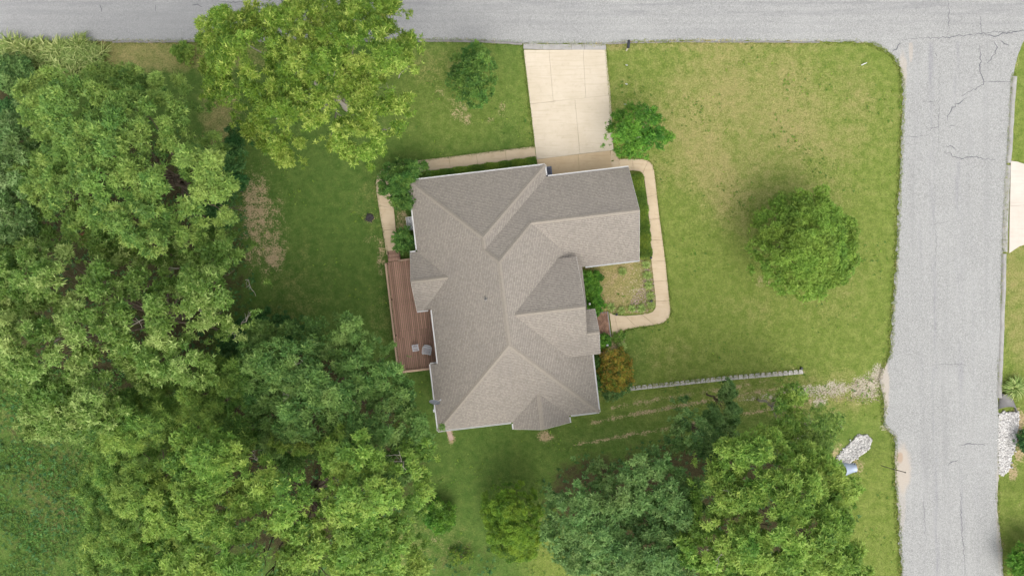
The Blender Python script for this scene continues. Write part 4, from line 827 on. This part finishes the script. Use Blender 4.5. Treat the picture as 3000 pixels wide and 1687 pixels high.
def fill(ells, lr, n=4500, sep=.63):
    """spread lobe centres over a union of photo-pixel ellipses"""
    out = [(e[0], e[1], lr, 0.0) for i, e in enumerate(ells) if min(e[2], e[3]) > lr and all(math.hypot(e[0] - f[0], e[1] - f[1]) > lr * 1.2 for f in ells[:i])]
    x0 = min(e[0] - e[2] for e in ells); x1 = max(e[0] + e[2] for e in ells); y0 = min(e[1] - e[3] for e in ells); y1 = max(e[1] + e[3] for e in ells)
    for _ in range(n):
        x, y = rng.uniform(x0, x1), rng.uniform(y0, y1)
        d = min(math.hypot((x - e[0]) / max(4, e[2] - lr * .55), (y - e[1]) / max(4, e[3] - lr * .55)) for e in ells)
        if d > 1: continue
        r = lr * rng.uniform(.65, 1.25)
        if all(math.hypot(x - o[0], y - o[1]) > sep * (r + o[2]) / 2 for o in out): out.append((x, y, r, d))
    return out
NLEAF = [0]; DENS, LGAIN = 0.90, 1.07
def limb(m, a, b, r0, r1, wob=.12, n=4, seg=6):
    a, b = Vector(a), Vector(b); L = (b - a).length; pts = [a + (b - a) * (k / n) + Vector(rng.normal(0, wob * L * .25 * math.sin(math.pi * k / n), 3)) for k in range(n + 1)]
    pts[0] = a; m.tube(pts, [r0 + (r1 - r0) * k / n for k in range(n + 1)], seg); return pts
def tree(name, label, ells, ztop, style, lr=60, drop=.42, L=.22, K=6, dens=34, sub=12, group=None, cat='tree', bark='bark', bare=0, wr=.42, cup=.35, tr=.16, flat=.8, subr=(.27, .50), zvar=.06, tintvar=.18, base=None, low=0, leafstyle2=None, frac2=0.0, spray=4, cull=.70, extra=()):
    lobes = fill(ells, lr) + [(a, b, c, 1.0) for a, b, c in extra]; C = []; R = []
    if ztop > 8: lobes += [(a, b, c, -d) for a, b, c, d in fill(ells, lr * 1.25, 1500, .8)]      # lower storey of the crown
    for x, y, r, d in lobes:
        z = ztop * (.74 if d < 0 else 1) * (1 - drop * d * d + rng.normal(0, zvar)); rm = r * (H - z) / H / S; z -= rm * flat; wx, wy = P(x, y, z); C.append((wx, wy, z)); R.append(rm)
    C = np.array(C); R = np.array(R); wgt = R ** 2
    cen = (C * wgt[:, None]).sum(0) / wgt.sum()
    if base is None: bx, by = cen[0], cen[1]
    else: bx, by = P(*base)
    o = np.array((bx, by, float(gz(bx, by)))); t = thing(name, label, cat, tuple(o), 0, group)
    # trunk and limbs
    m = MB(); fork = Vector((cen[0] - o[0], cen[1] - o[1], max(.5, (cen[2] - o[2]) * .55))); limb(m, (0, 0, -.15), fork, tr * 1.25, tr, .06, 5, 8); m.build('trunk', M[bark], t, smooth=True)
    lm = MB(); order = rng.permutation(len(C))[:16]
    for k in order:
        tip = Vector(C[k] - o); st0 = Vector((fork.x, fork.y, fork.z * rng.uniform(.55, 1.0))); midp = st0.lerp(tip, .5); limb(lm, st0, midp, tr * .40, tr * .22, .1, 3, 5); limb(lm, midp, tip + Vector((0, 0, R[k] * .25)), tr * .22, tr * .06, .15, 3, 5)
        for _ in range(2):
            dv = Vector(rng.normal(0, 1, 3)); dv.z = abs(dv.z); limb(lm, midp.lerp(tip, .7), tip + dv.normalized() * R[k] * .85, tr * .14, tr * .04, .2, 3, 4)
    lm.build('limbs', M[bark], t, smooth=True)
    # foliage: lobes > sub-clumps > leaf rosettes
    pos = []; axs = []; tn = []; lf = []
    for c, r in zip(C, R):
        n = sub; dv = norm(rng.normal(0, 1, (n, 3)) + np.array((0, 0, .45))); sc_ = c + dv * r * np.array((1, 1, flat)) * rng.uniform(.55, 1.05, (n, 1)); sr = r * rng.uniform(*subr, n); lt = rng.normal(.5, tintvar * .8)
        dv2 = norm(rng.normal(0, 1, (spray, 3)) + np.array((0, 0, .25))); sc_ = np.concatenate([sc_, c + dv2 * r * rng.uniform(1.05, 1.4, (spray, 1)) * np.array((1, 1, flat))]); sr = np.concatenate([sr, r * rng.uniform(.10, .2, spray)])
        for q, rq in zip(sc_, sr):
            k = max(3, int(dens * DENS * rq * rq * 12.5)); dd = norm(rng.normal(0, 1, (k, 3)) + np.array((0, 0, .65))); pp = q + dd * rq * rng.uniform(.55, 1.06, (k, 1)) * np.array((1, 1, .85))
            pos.append(pp); axs.append(dd * .7 + np.array((0, 0, .55)) + rng.normal(0, .35, (k, 3))); tn.append(np.full(k, lt + rng.normal(0, tintvar)) + rng.normal(0, .08, k)); lf.append(np.full(k, rng.uniform(.7, 1.3)))
    pos = np.concatenate(pos); axs = np.concatenate(axs); tn = np.clip(np.concatenate(tn), .02, .98); lf = np.concatenate(lf) * L * LGAIN
    # leaves buried far under the canopy surface are left out
    cs = min(.34, lr * .35 / S); ij = np.floor((pos[:, :2] - pos[:, :2].min(0)) / cs).astype(int); wj = ij[:, 1].max() + 1; cid = ij[:, 0] * wj + ij[:, 1]; top = np.full(cid.max() + 1, -1e9); np.maximum.at(top, cid, pos[:, 2])
    buried = top[cid] - pos[:, 2]
    gl = gz(pos[:, 0], pos[:, 1]); keep = (pos[:, 2] > gl + .08) & (buried < cull * rng.uniform(.6, 1.4, len(pos)) * min(1, ztop / 6 + .35)); pos, axs, tn, lf = pos[keep], axs[keep], tn[keep], lf[keep]
    hi = rng.uniform(0, 1, len(pos)) < .05; tn[hi] = 1.0
    NLEAF[0] += len(pos) * K
    if leafstyle2:
        s2 = rng.uniform(0, 1, len(C)) ; mk = rng.uniform(0, 1, len(pos)) < frac2
        leafmesh('crown', [rosettes(pos[~mk], axs[~mk], lf[~mk], K, wr, cup, tn[~mk])], LEAF[style], t, o); leafmesh('green_shoots', [rosettes(pos[mk], axs[mk], lf[mk], K, wr, cup, tn[mk])], LEAF[leafstyle2], t, o)
    else: leafmesh('crown', [rosettes(pos, axs, lf, K, wr, cup, tn)], LEAF[style], t, o)
    # bare twigs standing out of the crown
    for _ in range(bare):
        b_ = MB(); k = rng.integers(len(C)); s = Vector(C[k] - o); dv = Vector(rng.normal(0, 1, 3)); dv.z = abs(dv.z) * .9 + .35; e = s + dv.normalized() * R[k] * rng.uniform(1.1, 1.45); pts = limb(b_, s, e, min(.035, tr * .16), .010, .25, 5, 5)
        for j in (2, 3, 3, 4):
            dv2 = (dv.normalized() + Vector(rng.normal(0, .7, 3))); limb(b_, pts[j], pts[j] + dv2.normalized() * R[k] * rng.uniform(.3, .7), min(.018, tr * .09), .006, .25, 3, 4)
        b_.build('bare_branch', M['palebark'], t, smooth=True)
    return t

WOOD = 'trees of the left wood'; WOOD2 = 'trees below the dirt track'
tree('oak_tree', 'large yellow-green oak overhanging the street', [(950, 190, 255, 210), (715, 180, 105, 140), (1060, 340, 130, 105), (850, 420, 58, 48), (1120, 405, 56, 42), (660, 65, 52, 40), (860, 330, 145, 88), (1145, 180, 90, 120), (1100, 290, 110, 100), (1090, 110, 110, 100)], 13.5, 'oak', 52, .22, .20, 5, 42, 11, WOOD, bare=9, wr=.36, tr=.26, bark='palebark', tintvar=.14)
tree('ash_tree', 'tall bright green tree at the upper left, nearest the tall grass', [(350, 370, 255, 140), (370, 520, 285, 165), (550, 620, 175, 115), (185, 290, 90, 64), (600, 520, 85, 125), (430, 660, 200, 80), (340, 310, 150, 62)], 15.5, 'bright', 60, .30, .20, 6, 34, 12, WOOD, tr=.28)
tree('hackberry_tree', 'grey-green tree at the left picture edge', [(60, 440, 85, 95), (45, 640, 85, 110), (20, 540, 70, 100)], 11, 'grey', 56, .3, .22, 5, 30, 11, WOOD, bare=2, tr=.2)
tree('spreading_oak', 'broad olive-green oak with pale leaf tips in the middle of the left wood', [(330, 930, 330, 230), (610, 860, 160, 190), (110, 810, 150, 130), (250, 1190, 160, 90), (70, 1020, 120, 120), (480, 1040, 200, 90)], 14, 'olive', 56, .30, .22, 5, 28, 11, WOOD, bare=10, tr=.24, zvar=.10)
tree('dark_maple', 'dark blue-green tree overhanging the deck corner', [(960, 1130, 235, 160), (1085, 1270, 165, 150), (1000, 1200, 180, 140), (830, 1060, 125, 95), (1020, 990, 70, 50), (900, 1240, 160, 110)], 12.5, 'maple', 54, .20, .21, 6, 34, 12, WOOD, bare=3, tr=.26, extra=((1186, 1058, 17), (1170, 1075, 20), (1150, 1085, 24)))
tree('walnut_tree', 'yellow-green tree at the bottom of the left wood', [(800, 1480, 370, 200), (1050, 1440, 190, 200), (650, 1360, 150, 110), (720, 1670, 320, 130), (1090, 1600, 160, 130)], 15.5, 'yellow', 66, .24, .20, 6, 32, 12, WOOD, bare=6, tr=.3)
tree('willow_tree', 'pale feathery willow-like tree along the meadow edge', [(400, 1450, 130, 270), (420, 1250, 120, 120), (350, 1600, 100, 130)], 11.5, 'feather', 46, .35, .24, 7, 30, 12, WOOD, wr=.20, tr=.16)
tree('willow_tree', 'feathery green tree between the olive oak and the yellow-green tree', [(580, 1190, 200, 100), (700, 1230, 110, 90), (700, 1110, 80, 60)], 11, 'feather', 46, .35, .24, 7, 30, 12, WOOD, wr=.20, tr=.16)
tree('hickory_tree', 'bright green tree at the lower right above the picture edge', [(2270, 1440, 205, 150), (2230, 1590, 250, 130), (2400, 1545, 80, 90), (2120, 1430, 110, 95), (2190, 1325, 135, 62), (2450, 1645, 90, 50)], 13.5, 'yellow', 54, .28, .23, 6, 32, 12, WOOD2, bare=8, tr=.26)
tree('dark_elm', 'dark green tree at the bottom right of centre', [(1820, 1445, 165, 105), (1960, 1480, 85, 110), (1740, 1550, 125, 115), (1880, 1600, 150, 105), (1690, 1475, 75, 85), (1890, 1380, 95, 50)], 11.5, 'blue', 52, .28, .21, 6, 32, 12, WOOD2, bare=4, tr=.22)
tree('young_elm', 'dark blue-green young tree nearest the dirt track', [(2045, 1265, 95, 55), (2005, 1240, 55, 42), (2100, 1300, 60, 40)], 8.6, 'blue', 38, .35, .19, 6, 34, 11, WOOD2, tr=.12)
tree('sapling', 'slim dark green sapling reaching up to the block wall', [(2128, 1150, 25, 44), (2136, 1205, 38, 36)], 6.5, 'blue', 22, .3, .17, 6, 36, 10, 'saplings by the dirt track', tr=.06)
tree('sapling', 'thin yellow-green sapling with bare twigs right of the slim dark one', [(2310, 1155, 45, 38), (2280, 1185, 45, 40), (2300, 1240, 60, 45)], 6.5, 'yellow', 25, .3, .17, 5, 20, 8, 'saplings by the dirt track', bare=9, tr=.07, bark='palebark')
tree('sapling', 'sparse green sapling with bare twigs nearest the white stones', [(2400, 1235, 75, 50), (2370, 1290, 80, 50), (2365, 1385, 36, 44), (2400, 1480, 36, 44)], 5.5, 'bright', 26, .3, .16, 5, 14, 8, 'saplings by the dirt track', bare=12, tr=.07, bark='palebark')
tree('round_tree', 'round bright green tree alone on the front lawn', [(2347, 716, 146, 150)], 6.6, 'round', 36, .45, .15, 6, 30, 12, None, tr=.16, flat=.75, subr=(.4, .62), spray=1, zvar=.03, tintvar=.10)
tree('lawn_tree', 'small deep green tree on the lawn left of the driveway', [(1385, 225, 68, 80), (1400, 285, 40, 40), (1400, 170, 40, 40)], 5.6, 'deep', 26, .5, .15, 6, 42, 10, None, tr=.1)
tree('crape_myrtle', 'fresh green multi-stemmed tree beside the garage walk', [(1860, 390, 80, 72), (1885, 345, 50, 40), (1925, 405, 38, 34), (1810, 405, 34, 38)], 5.4, 'fresh', 25, .45, .15, 5, 32, 10, None, bare=9, tr=.08, bark='palebark')
tree('arborvitae', 'egg-shaped yellow-green evergreen at the bottom centre', [(1500, 1490, 82, 80), (1508, 1555, 76, 85)], 5.4, 'conifer', 22, .60, .12, 7, 110, 12, None, cat='evergreen', wr=.28, tr=.12, flat=.85, base=(1496, 1440), subr=(.40, .58), spray=0, zvar=.02, tintvar=.16, cull=.45)
tree('small_tree', 'dark green small tree over the north-west walkway corner', [(1170, 540, 58, 55), (1205, 500, 40, 30), (1190, 585, 40, 30)], 3.8, 'deep', 24, .4, .15, 6, 46, 10, None, tr=.07)
def spiky(name, label, px, py, z, n, Lr, style, cat='shrub'):
    """fountain shrub: arching leafy shoots from one base"""
    x, y = P(px, py, z * .5); o = np.array((x, y, float(gz(x, y)))); t = thing(name, label, cat, tuple(o)); m = MB(); pos = []; ax = []
    for k in range(n):
        a = 6.283 * k / n + rng.normal(0, .2); rr = Lr * rng.uniform(.45, 1.1); pts = [Vector((math.cos(a) * rr * s, math.sin(a) * rr * s, z * (1 - (1 - s) ** 2) * rng.uniform(.8, 1.05) - .25 * z * s * s)) for s in np.linspace(0, 1, 8)]
        m.tube(pts, list(np.linspace(.02, .006, 8)), 5)
        for p, q in zip(pts[1:-1], pts[2:]):
            for s in (0, .33, .66): pos.append(np.array(p.lerp(q, s))); ax.append(rng.normal(0, .4, 3) + np.array((0, 0, 1.)))
    m.build('stems', M['bark'], t); pos = np.array(pos) + rng.normal(0, .03, (len(pos), 3)); leafmesh('foliage', [rosettes(pos, np.array(ax), .19, 6, .4, .1, rng.uniform(.1, .9, len(pos)))], LEAF[style], t, (0, 0, 0))
spiky('fountain_shrub', 'dark green shrub with long arching shoots beside the deck steps', 1187, 706, 2.4, 60, 1.05, 'deep')

def bush(name, label, ells, ztop, style, lr=20, L=.13, dens=55, K=6, group=None, wr=.42, drop=.45, sub=10, stem=True, cat='shrub', cup=.35, tintvar=.16, flat=.8, style2=None, frac2=0.0):
    return tree(name, label, ells, ztop, style, lr, drop, L, K, dens, sub, group, cat, tr=.04, wr=wr, cup=cup, tintvar=tintvar, flat=flat, leafstyle2=style2, frac2=frac2)
bush('ground_shrub', 'small dark green shrub on the grass left of the evergreen', [(1287, 1510, 42, 46)], 1.8, 'fresh', 18, .14, 60)
SH = 'shrubs along the front of the house'
bush('front_shrub', 'large bright green clipped shrub beside the garage inner corner', [(1730, 835, 30, 34), (1722, 815, 24, 20), (1735, 855, 24, 20)], 1.35, 'fresh', 18, .12, 75, group=SH)
bush('front_shrub', 'bright green clipped shrub nearest the brick landing', [(1745, 895, 24, 26), (1728, 890, 16, 16)], 1.25, 'fresh', 16, .12, 75, group=SH)
bush('front_shrub', 'small round bright green shrub south of the brick landing', [(1765, 1003, 20, 24)], 1.15, 'fresh', 15, .12, 75, group=SH)
bush('front_shrub', 'dark green shrub between the house wall and the rust-coloured bush', [(1746, 1060, 14, 26), (1750, 1110, 12, 30)], 1.2, 'deep', 14, .12, 60, group=SH)
bush('rust_bush', 'round rust-orange and green mounded bush at the end of the block wall', [(1800, 1085, 52, 62), (1790, 1045, 34, 26)], 1.9, 'rust', 18, .10, 80, wr=.3, drop=.6, style2='hedge', frac2=.35)
bush('weedy_shrub', 'small loose green shrub below the rust-coloured bush', [(1795, 1150, 28, 16), (1838, 1125, 16, 18)], .8, 'blue', 14, .12, 40)
bush('weedy_shrub', 'loose green plants in the bed right of the brick landing', [(1812, 987, 20, 14), (1820, 975, 12, 10)], .5, 'feather', 11, .11, 40, wr=.25)
bush('roadside_shrub', 'small yellow-green bush on the verge left of the oak', [(540, 155, 36, 26)], 1.2, 'yellow', 18, .14, 40)
bush('scrub', 'blue-green scrub at the upper left picture edge', [(45, 215, 62, 48), (90, 260, 40, 40)], 2.5, 'blue', 26, .17, 34, group='scrub of the left wood')
bush('scrub', 'dark green scrub below the reddish patch at the left edge', [(30, 320, 30, 30), (70, 300, 26, 60), (10, 380, 30, 50)], 2.0, 'vine', 24, .17, 34, group='scrub of the left wood')
bush('vine_thicket', 'dark green vine thicket between the lawn and the left wood', [(790, 965, 105, 45), (730, 1000, 80, 60), (690, 1080, 70, 60), (850, 980, 60, 30)], 3.0, 'vine', 30, .17, 36, group='scrub of the left wood')
bush('undergrowth', 'dark green undergrowth on the lawn side of the bright tree', [(690, 470, 40, 90), (640, 620, 60, 60)], 5.0, 'vine', 30, .18, 30, group='scrub of the left wood')
bush('corner_shrub', 'dark green shrub in the lower right corner beyond the street', [(2990, 1655, 46, 50), (3020, 1600, 40, 40)], 2.2, 'fresh', 22, .15, 40)
bush('twiggy_shrub', 'twiggy brownish shrub at the bottom edge left of the evergreen', [(1352, 1625, 36, 24)], .8, 'hedge', 18, .11, 12)
bush('rust_leaf_clump', 'clump of dead rust leaves in the olive oak', [(257, 700, 12, 16)], 9.8, 'deadleaf', 12, .14, 40)
bush('roadside_shrub', 'green weeds at the right edge beside the white stones', [(2996, 1290, 14, 30)], .9, 'vine', 14, .13, 40)

# clipped hedges
def hedge(name, label, px, wid, hgt, style, n, L):
    pts = pw(px, hgt * .8); o = (pts[0][0], pts[0][1], 0); t = thing(name, label, 'hedge', o); pos = []; ax = []; lens = [math.dist(a, b) for a, b in zip(pts[:-1], pts[1:])]; tot = sum(lens); tn = []
    st = MB()
    for (a, b), ln in zip(zip(pts[:-1], pts[1:]), lens):
        k = int(n * ln / tot); s = rng.uniform(0, 1, k); f = rng.uniform(-1, 1, k); prof = (1 - np.abs(f) ** 4) ** .5; d = np.array((b[0] - a[0], b[1] - a[1])) / ln; nn = np.array((-d[1], d[0])); up = rng.uniform(.35, 1, k) ** .4
        bumpy = 1 + .10 * np.sin(s * ln * 5.2) + rng.normal(0, .05, k); q = np.array(a) + np.outer(s * ln, d) + np.outer(f * wid / 2 * bumpy, nn); pos.append(np.stack([q[:, 0], q[:, 1], hgt * (.25 + .75 * prof) * up * (1 + .05 * np.sin(s * ln * 3.1))], -1))
        ax.append(np.stack([f * nn[0] * .8, f * nn[1] * .8, np.full(k, .8)], -1) + rng.normal(0, .35, (k, 3))); tn.append(.5 + .2 * np.sin(s * ln * 2.3) + rng.normal(0, .15, k))
        for g in np.arange(.2, ln, .45): st.tube([(a[0] + d[0] * g - o[0], a[1] + d[1] * g - o[1], -.05), (a[0] + d[0] * g - o[0], a[1] + d[1] * g - o[1], hgt * .7)], [.025, .012], 5)
    st.build('stems', M['bark'], t); pos = np.concatenate(pos); leafmesh('foliage', [rosettes(pos, np.concatenate(ax), L, 6, .4, .3, np.clip(np.concatenate(tn), 0, 1))], LEAF[style], t, o)
hedge('clipped_hedge', 'long low hedge between the north walkway and the house', [(1242, 518), (1330, 506), (1420, 494), (1500, 484), (1570, 473)], .75, .75, 'hedge', 8000, .11)
hedge('clipped_hedge', 'dark green clipped hedge along the garage gable wall', [(1862, 512), (1876, 600), (1884, 680), (1890, 752)], 1.15, 1.0, 'hedge', 8000, .10)

# tufts of border grass in the front bed
def arching(cx, cy, r, n_each):
    """arching grass blades from tuft centres (world arrays): returns co, quads, blade count"""
    n = len(cx) * n_each; X0 = np.repeat(cx, n_each); Y0 = np.repeat(cy, n_each); R0 = np.repeat(r, n_each)
    a = rng.uniform(0, 6.283, n); rr = R0 * rng.uniform(.3, 1.15, n); hh = R0 * rng.uniform(.5, 1.0, n); wd = .010 + .016 * rng.uniform(.3, 1, n) * R0 / .35 * (.35 / np.maximum(R0, .35)) ** .4; s = np.array((0, .35, .7, 1.0))
    prof = np.stack([s, 1 - (1 - s * 1.25) ** 2 - .28 * s], -1); d = np.stack([np.cos(a), np.sin(a)], -1); nn = np.stack([-np.sin(a), np.cos(a), np.zeros(n)], -1); z0 = gz(X0, Y0); jx, jy = rng.normal(0, .05, n) * R0, rng.normal(0, .05, n) * R0
    cen = [np.stack([X0 + jx + d[:, 0] * rr * p[0], Y0 + jy + d[:, 1] * rr * p[0], z0 + hh * max(0, p[1])], -1) for p in prof]; wf = (1, 1.2, .8, .1)
    co = np.stack([c + nn * (sg * wd * w_)[:, None] for c, w_ in zip(cen, wf) for sg in (1, -1)], 1).reshape(-1, 3); q = np.array([(2 * k, 2 * k + 1, 2 * k + 3, 2 * k + 2) for k in range(3)])
    return co, (q[None] + 8 * np.arange(n)[:, None, None]).reshape(-1, 4), n
def tuft(name, label, px, py, r, style, n, group, cat='grass plant'):
    x, y = P(px, py, .2); o = (x, y, float(gz(x, y))); t = thing(name, label, cat, o, 0, group); co, q, n = arching(np.array([x]), np.array([y]), np.array([r]), n)
    np_mesh('blades', co - np.array(o), q, LEAF[style], tint=np.repeat(rng.uniform(0, 1, n), 8), parent=t)
TG = 'border grass tufts in the front bed'
for px, py, lb in ((1791, 901, 'border grass tuft nearest the brick landing'), (1820, 909, 'border grass tuft second from the brick landing along the walk'), (1851, 904, 'border grass tuft in the middle of the row along the walk'), (1880, 903, 'border grass tuft second from the bed corner along the walk'), (1907, 893, 'border grass tuft at the outer corner of the bed'), (1905, 866, 'border grass tuft just north of the bed corner'), (1900, 835, 'border grass tuft halfway up the east bed edge'), (1897, 806, 'border grass tuft high on the east bed edge'), (1893, 775, 'border grass tuft nearest the clipped garage hedge'), (1824, 795, 'lone border grass tuft below the garage eave'), (1823, 1015, 'border grass tuft beside the rust-coloured bush')):
    tuft('border_grass', lb, px, py, .36 * rng.uniform(.85, 1.15), 'lime', 170, TG)
tuft('tall_grass_clump', 'tall green grass clump at the right street edge above the culvert', 2972, 1135, 1.0, 'reed', 420, None); tuft('dry_grass_clump', 'small tuft of pale grass at the house end of the block wall', 1845, 1115, .5, 'reed', 60, None)

# ------------------------------------------------------------------ stuff: lawn blades, ragged edges, reeds, ground cover
def blades(name, x, y, L, mat, wr=.16, zoff=0.0, lean=.9, label=None, cat=None, attrs=True, tint=None):
    n = len(x); a = rng.uniform(0, 6.283, n); l = L * rng.uniform(.5, 1.3, n); le = rng.uniform(.35, 1.0, n) * lean; d = np.stack([np.cos(a) * np.sin(le), np.sin(a) * np.sin(le), np.cos(le)], -1); s = np.stack([-np.sin(a), np.cos(a), np.zeros(n)], -1) * (l * wr)[:, None]
    p = np.stack([x, y, gz(x, y) + zoff - .01], -1); co = np.stack([p - s * .6, p + s * .6, p + d * l[:, None]], 1).reshape(-1, 3); tn = np.repeat(rng.uniform(0, 1, n) if tint is None else tint, 3)
    at = {k: np.repeat(v, 3) for k, v in gattr(x, y).items()} if attrs else {}
    return tag(np_mesh(name, co, np.arange(3 * n).reshape(-1, 3), mat, tint=tn, attrs=at), label, cat, kind='stuff')
hard = [main_poly, side_poly, drive_p, walk_w_p, walk_e_p, neigh_p, house_p]
def off_hard(x, y):
    k = np.ones(len(x), bool)
    for p in hard: k &= ~inside(x, y, p)
    return k
n = 330000; x = rng.uniform(-40, 40, n); y = rng.uniform(-22.6, 20.5, n); k = off_hard(x, y); x, y = x[k], y[k]
ga = gattr(x, y); k = rng.uniform(0, 1, len(x)) > np.clip(ga['dirt'] * 1.2 - .15, 0, .9) + np.clip(ga['litter'], 0, .85) * .9 + ga['gravel'] * .8; x, y = x[k], y[k]
blades('lawn_grass', x, y, .085, M['grass'], .22, label='short mown grass covering the lawns', cat='grass')
def along(px, n, inn, out, poly=False):
    pts = px if poly else pw(px); L_ = [math.dist(a, b) for a, b in zip(pts[:-1], pts[1:])]; cum = np.concatenate([[0], np.cumsum(L_)]); t = rng.uniform(0, cum[-1], n); pa = np.array(pts); xx = np.interp(t, cum, pa[:, 0]); yy = np.interp(t, cum, pa[:, 1])
    i = np.clip(np.searchsorted(cum, t) - 1, 0, len(L_) - 1); d = (pa[i + 1] - pa[i]) / (np.array(L_)[i][:, None] + 1e-9); dens = np.sin(t * 3.1) + np.sin(t * 7.7 + 1) + np.sin(t * 1.3 + 2); o = rng.uniform(-out, inn, n) * np.where(dens > 0, 1, .55)
    return xx + d[:, 1] * o, yy - d[:, 0] * o
ex = []; ey = []
for px, n, a, b in ((ROAD_S, 12000, .30, .16), (CORNER, 1400, .25, .18), (SIDE_L, 11000, .30, .20), (SIDE_R[3:9], 2500, .16, .25), (SIDE_R[9:], 3500, .16, .25), ([(1534, 147), (1566, 429)], 1500, .15, .05), ([(1775, 147), (1796, 421)], 1500, .06, .14)):
    q = along(px, n, a, b); ex.append(q[0]); ey.append(q[1])
for W in (WALK_W, WALK_E):
    q = along([a for a, b in W], 3000, .04, .14); ex.append(q[0]); ey.append(q[1])
q = along(WALL_L, 2500, .25, .35, True); ex.append(q[0]); ey.append(q[1])
x = np.concatenate(ex); y = np.concatenate(ey)
blades('verge_grass', x, y, .16, M['grass'], .16, .03, label='ragged grass fringe along streets, driveway and walks', cat='grass')
# tall reeds on the verge at the upper left
x = np.concatenate([rng.normal(*a) for a in ((P(110, 0)[0], 2.0, 2600), (P(240, 0)[0], 1.0, 2400), (P(30, 0)[0], 1.4, 900))]); y = np.concatenate([rng.normal(P(0, 150)[1], .75, 2600), rng.normal(P(0, 165)[1], .9, 2400), rng.normal(P(0, 160)[1], .6, 900)]); k = (y < P(0, 128)[1]) & (x < P(310, 0)[0]) ; x, y = x[k], y[k]
co, q, n = arching(x[::28], y[::28], rng.uniform(.5, 1.25, len(x[::28])), 46); tag(np_mesh('roadside_reeds', co, q, LEAF['reed'], tint=np.repeat(rng.uniform(0, 1, n), 8)), 'tall pale green roadside grass by the street at the upper left', 'tall grass', kind='stuff')
# leafy ground cover of the rough meadow at the lower left
n = 15000; x = P(0, 0)[0] + rng.uniform(-1.5, 9.5, n); y = rng.uniform(P(0, 1700)[1], P(0, 1080)[1], n)
f = np.sin(x * 1.1 + 2 * np.sin(y * .7)) + np.sin(y * 1.3 + x * .5) + rng.normal(0, 1.1, n) + (x - P(120, 0)[0]) * .15; k = f > -.1; x, y = x[k], y[k]
pos = np.stack([x, y, gz(x, y) + rng.uniform(.02, .16, len(x))], -1); tag(leafmesh('meadow_ground_cover', [rosettes(pos, np.array((0, 0, 1.)) + rng.normal(0, .4, pos.shape), .11, 5, .6, .15, rng.uniform(.1, .9, len(x)))], LEAF['deep'], None, (0, 0, 0)), 'low leafy weeds of the rough meadow at the lower left', 'ground cover', kind='stuff')
# weeds under the trees and tiny pale leaves on the left lawn
n = 12000; x = rng.uniform(P(0, 0)[0], P(2560, 0)[0], n); y = rng.uniform(P(0, 1687)[1], P(0, 300)[1], n); k = gattr(x, y)['litter'] > .3; x, y = x[k], y[k]
pos = np.stack([x, y, gz(x, y) + rng.uniform(.05, .9, len(x))], -1); tag(leafmesh('forest_undergrowth', [rosettes(pos, np.array((0, 0, 1.)) + rng.normal(0, .4, pos.shape), .2, 5, .55, .15, rng.uniform(0, .8, len(x)))], LEAF['vine'], None, (0, 0, 0)), 'dark leafy undergrowth on the floor of the left wood', 'undergrowth', kind='stuff')
n = 9000; x = rng.uniform(P(700, 0)[0], P(2640, 0)[0], n); y = rng.uniform(P(0, 1687)[1], P(0, 135)[1], n); f = np.sin(x * .9 + 1.7 * np.sin(y * .6)) + np.sin(y * 1.1 + x * .4) + rng.normal(0, .7, n); k = off_hard(x, y) & (f > .8); x, y = x[k], y[k]; k = gattr(x, y)['litter'] < .3; x, y = x[k], y[k]
pos = np.stack([x, y, gz(x, y) + .05], -1); tag(leafmesh('lawn_weeds', [rosettes(pos, np.array((0, 0, 1.)) + rng.normal(0, .2, pos.shape), rng.uniform(.06, .15, len(x)), 6, .55, .12, rng.uniform(.1, .8, len(x)))], LEAF['hedge'], None, (0, 0, 0)), 'broad-leaved weeds scattered through the lawns', 'weeds', kind='stuff')
n = 420; x = rng.uniform(P(680, 0)[0], P(2600, 0)[0], n); y = rng.uniform(P(0, 1650)[1], P(0, 140)[1], n); k = off_hard(x, y); x, y = x[k], y[k]
pos = np.stack([x, y, gz(x, y) + .07], -1); tag(leafmesh('fallen_leaves', [rosettes(pos, np.array((0, 0, 1.)) + rng.normal(0, .3, pos.shape), .07, 1, .7, .1, rng.uniform(.5, 1, len(x)))], LEAF['lime'], None, (0, 0, 0)), 'pale fallen leaves scattered over the lawn', 'leaves', kind='stuff')
print('leaves', NLEAF[0], 'tris', sum(len(o.data.loops) - 2 * len(o.data.polygons) for o in sc.objects if o.type == 'MESH'))
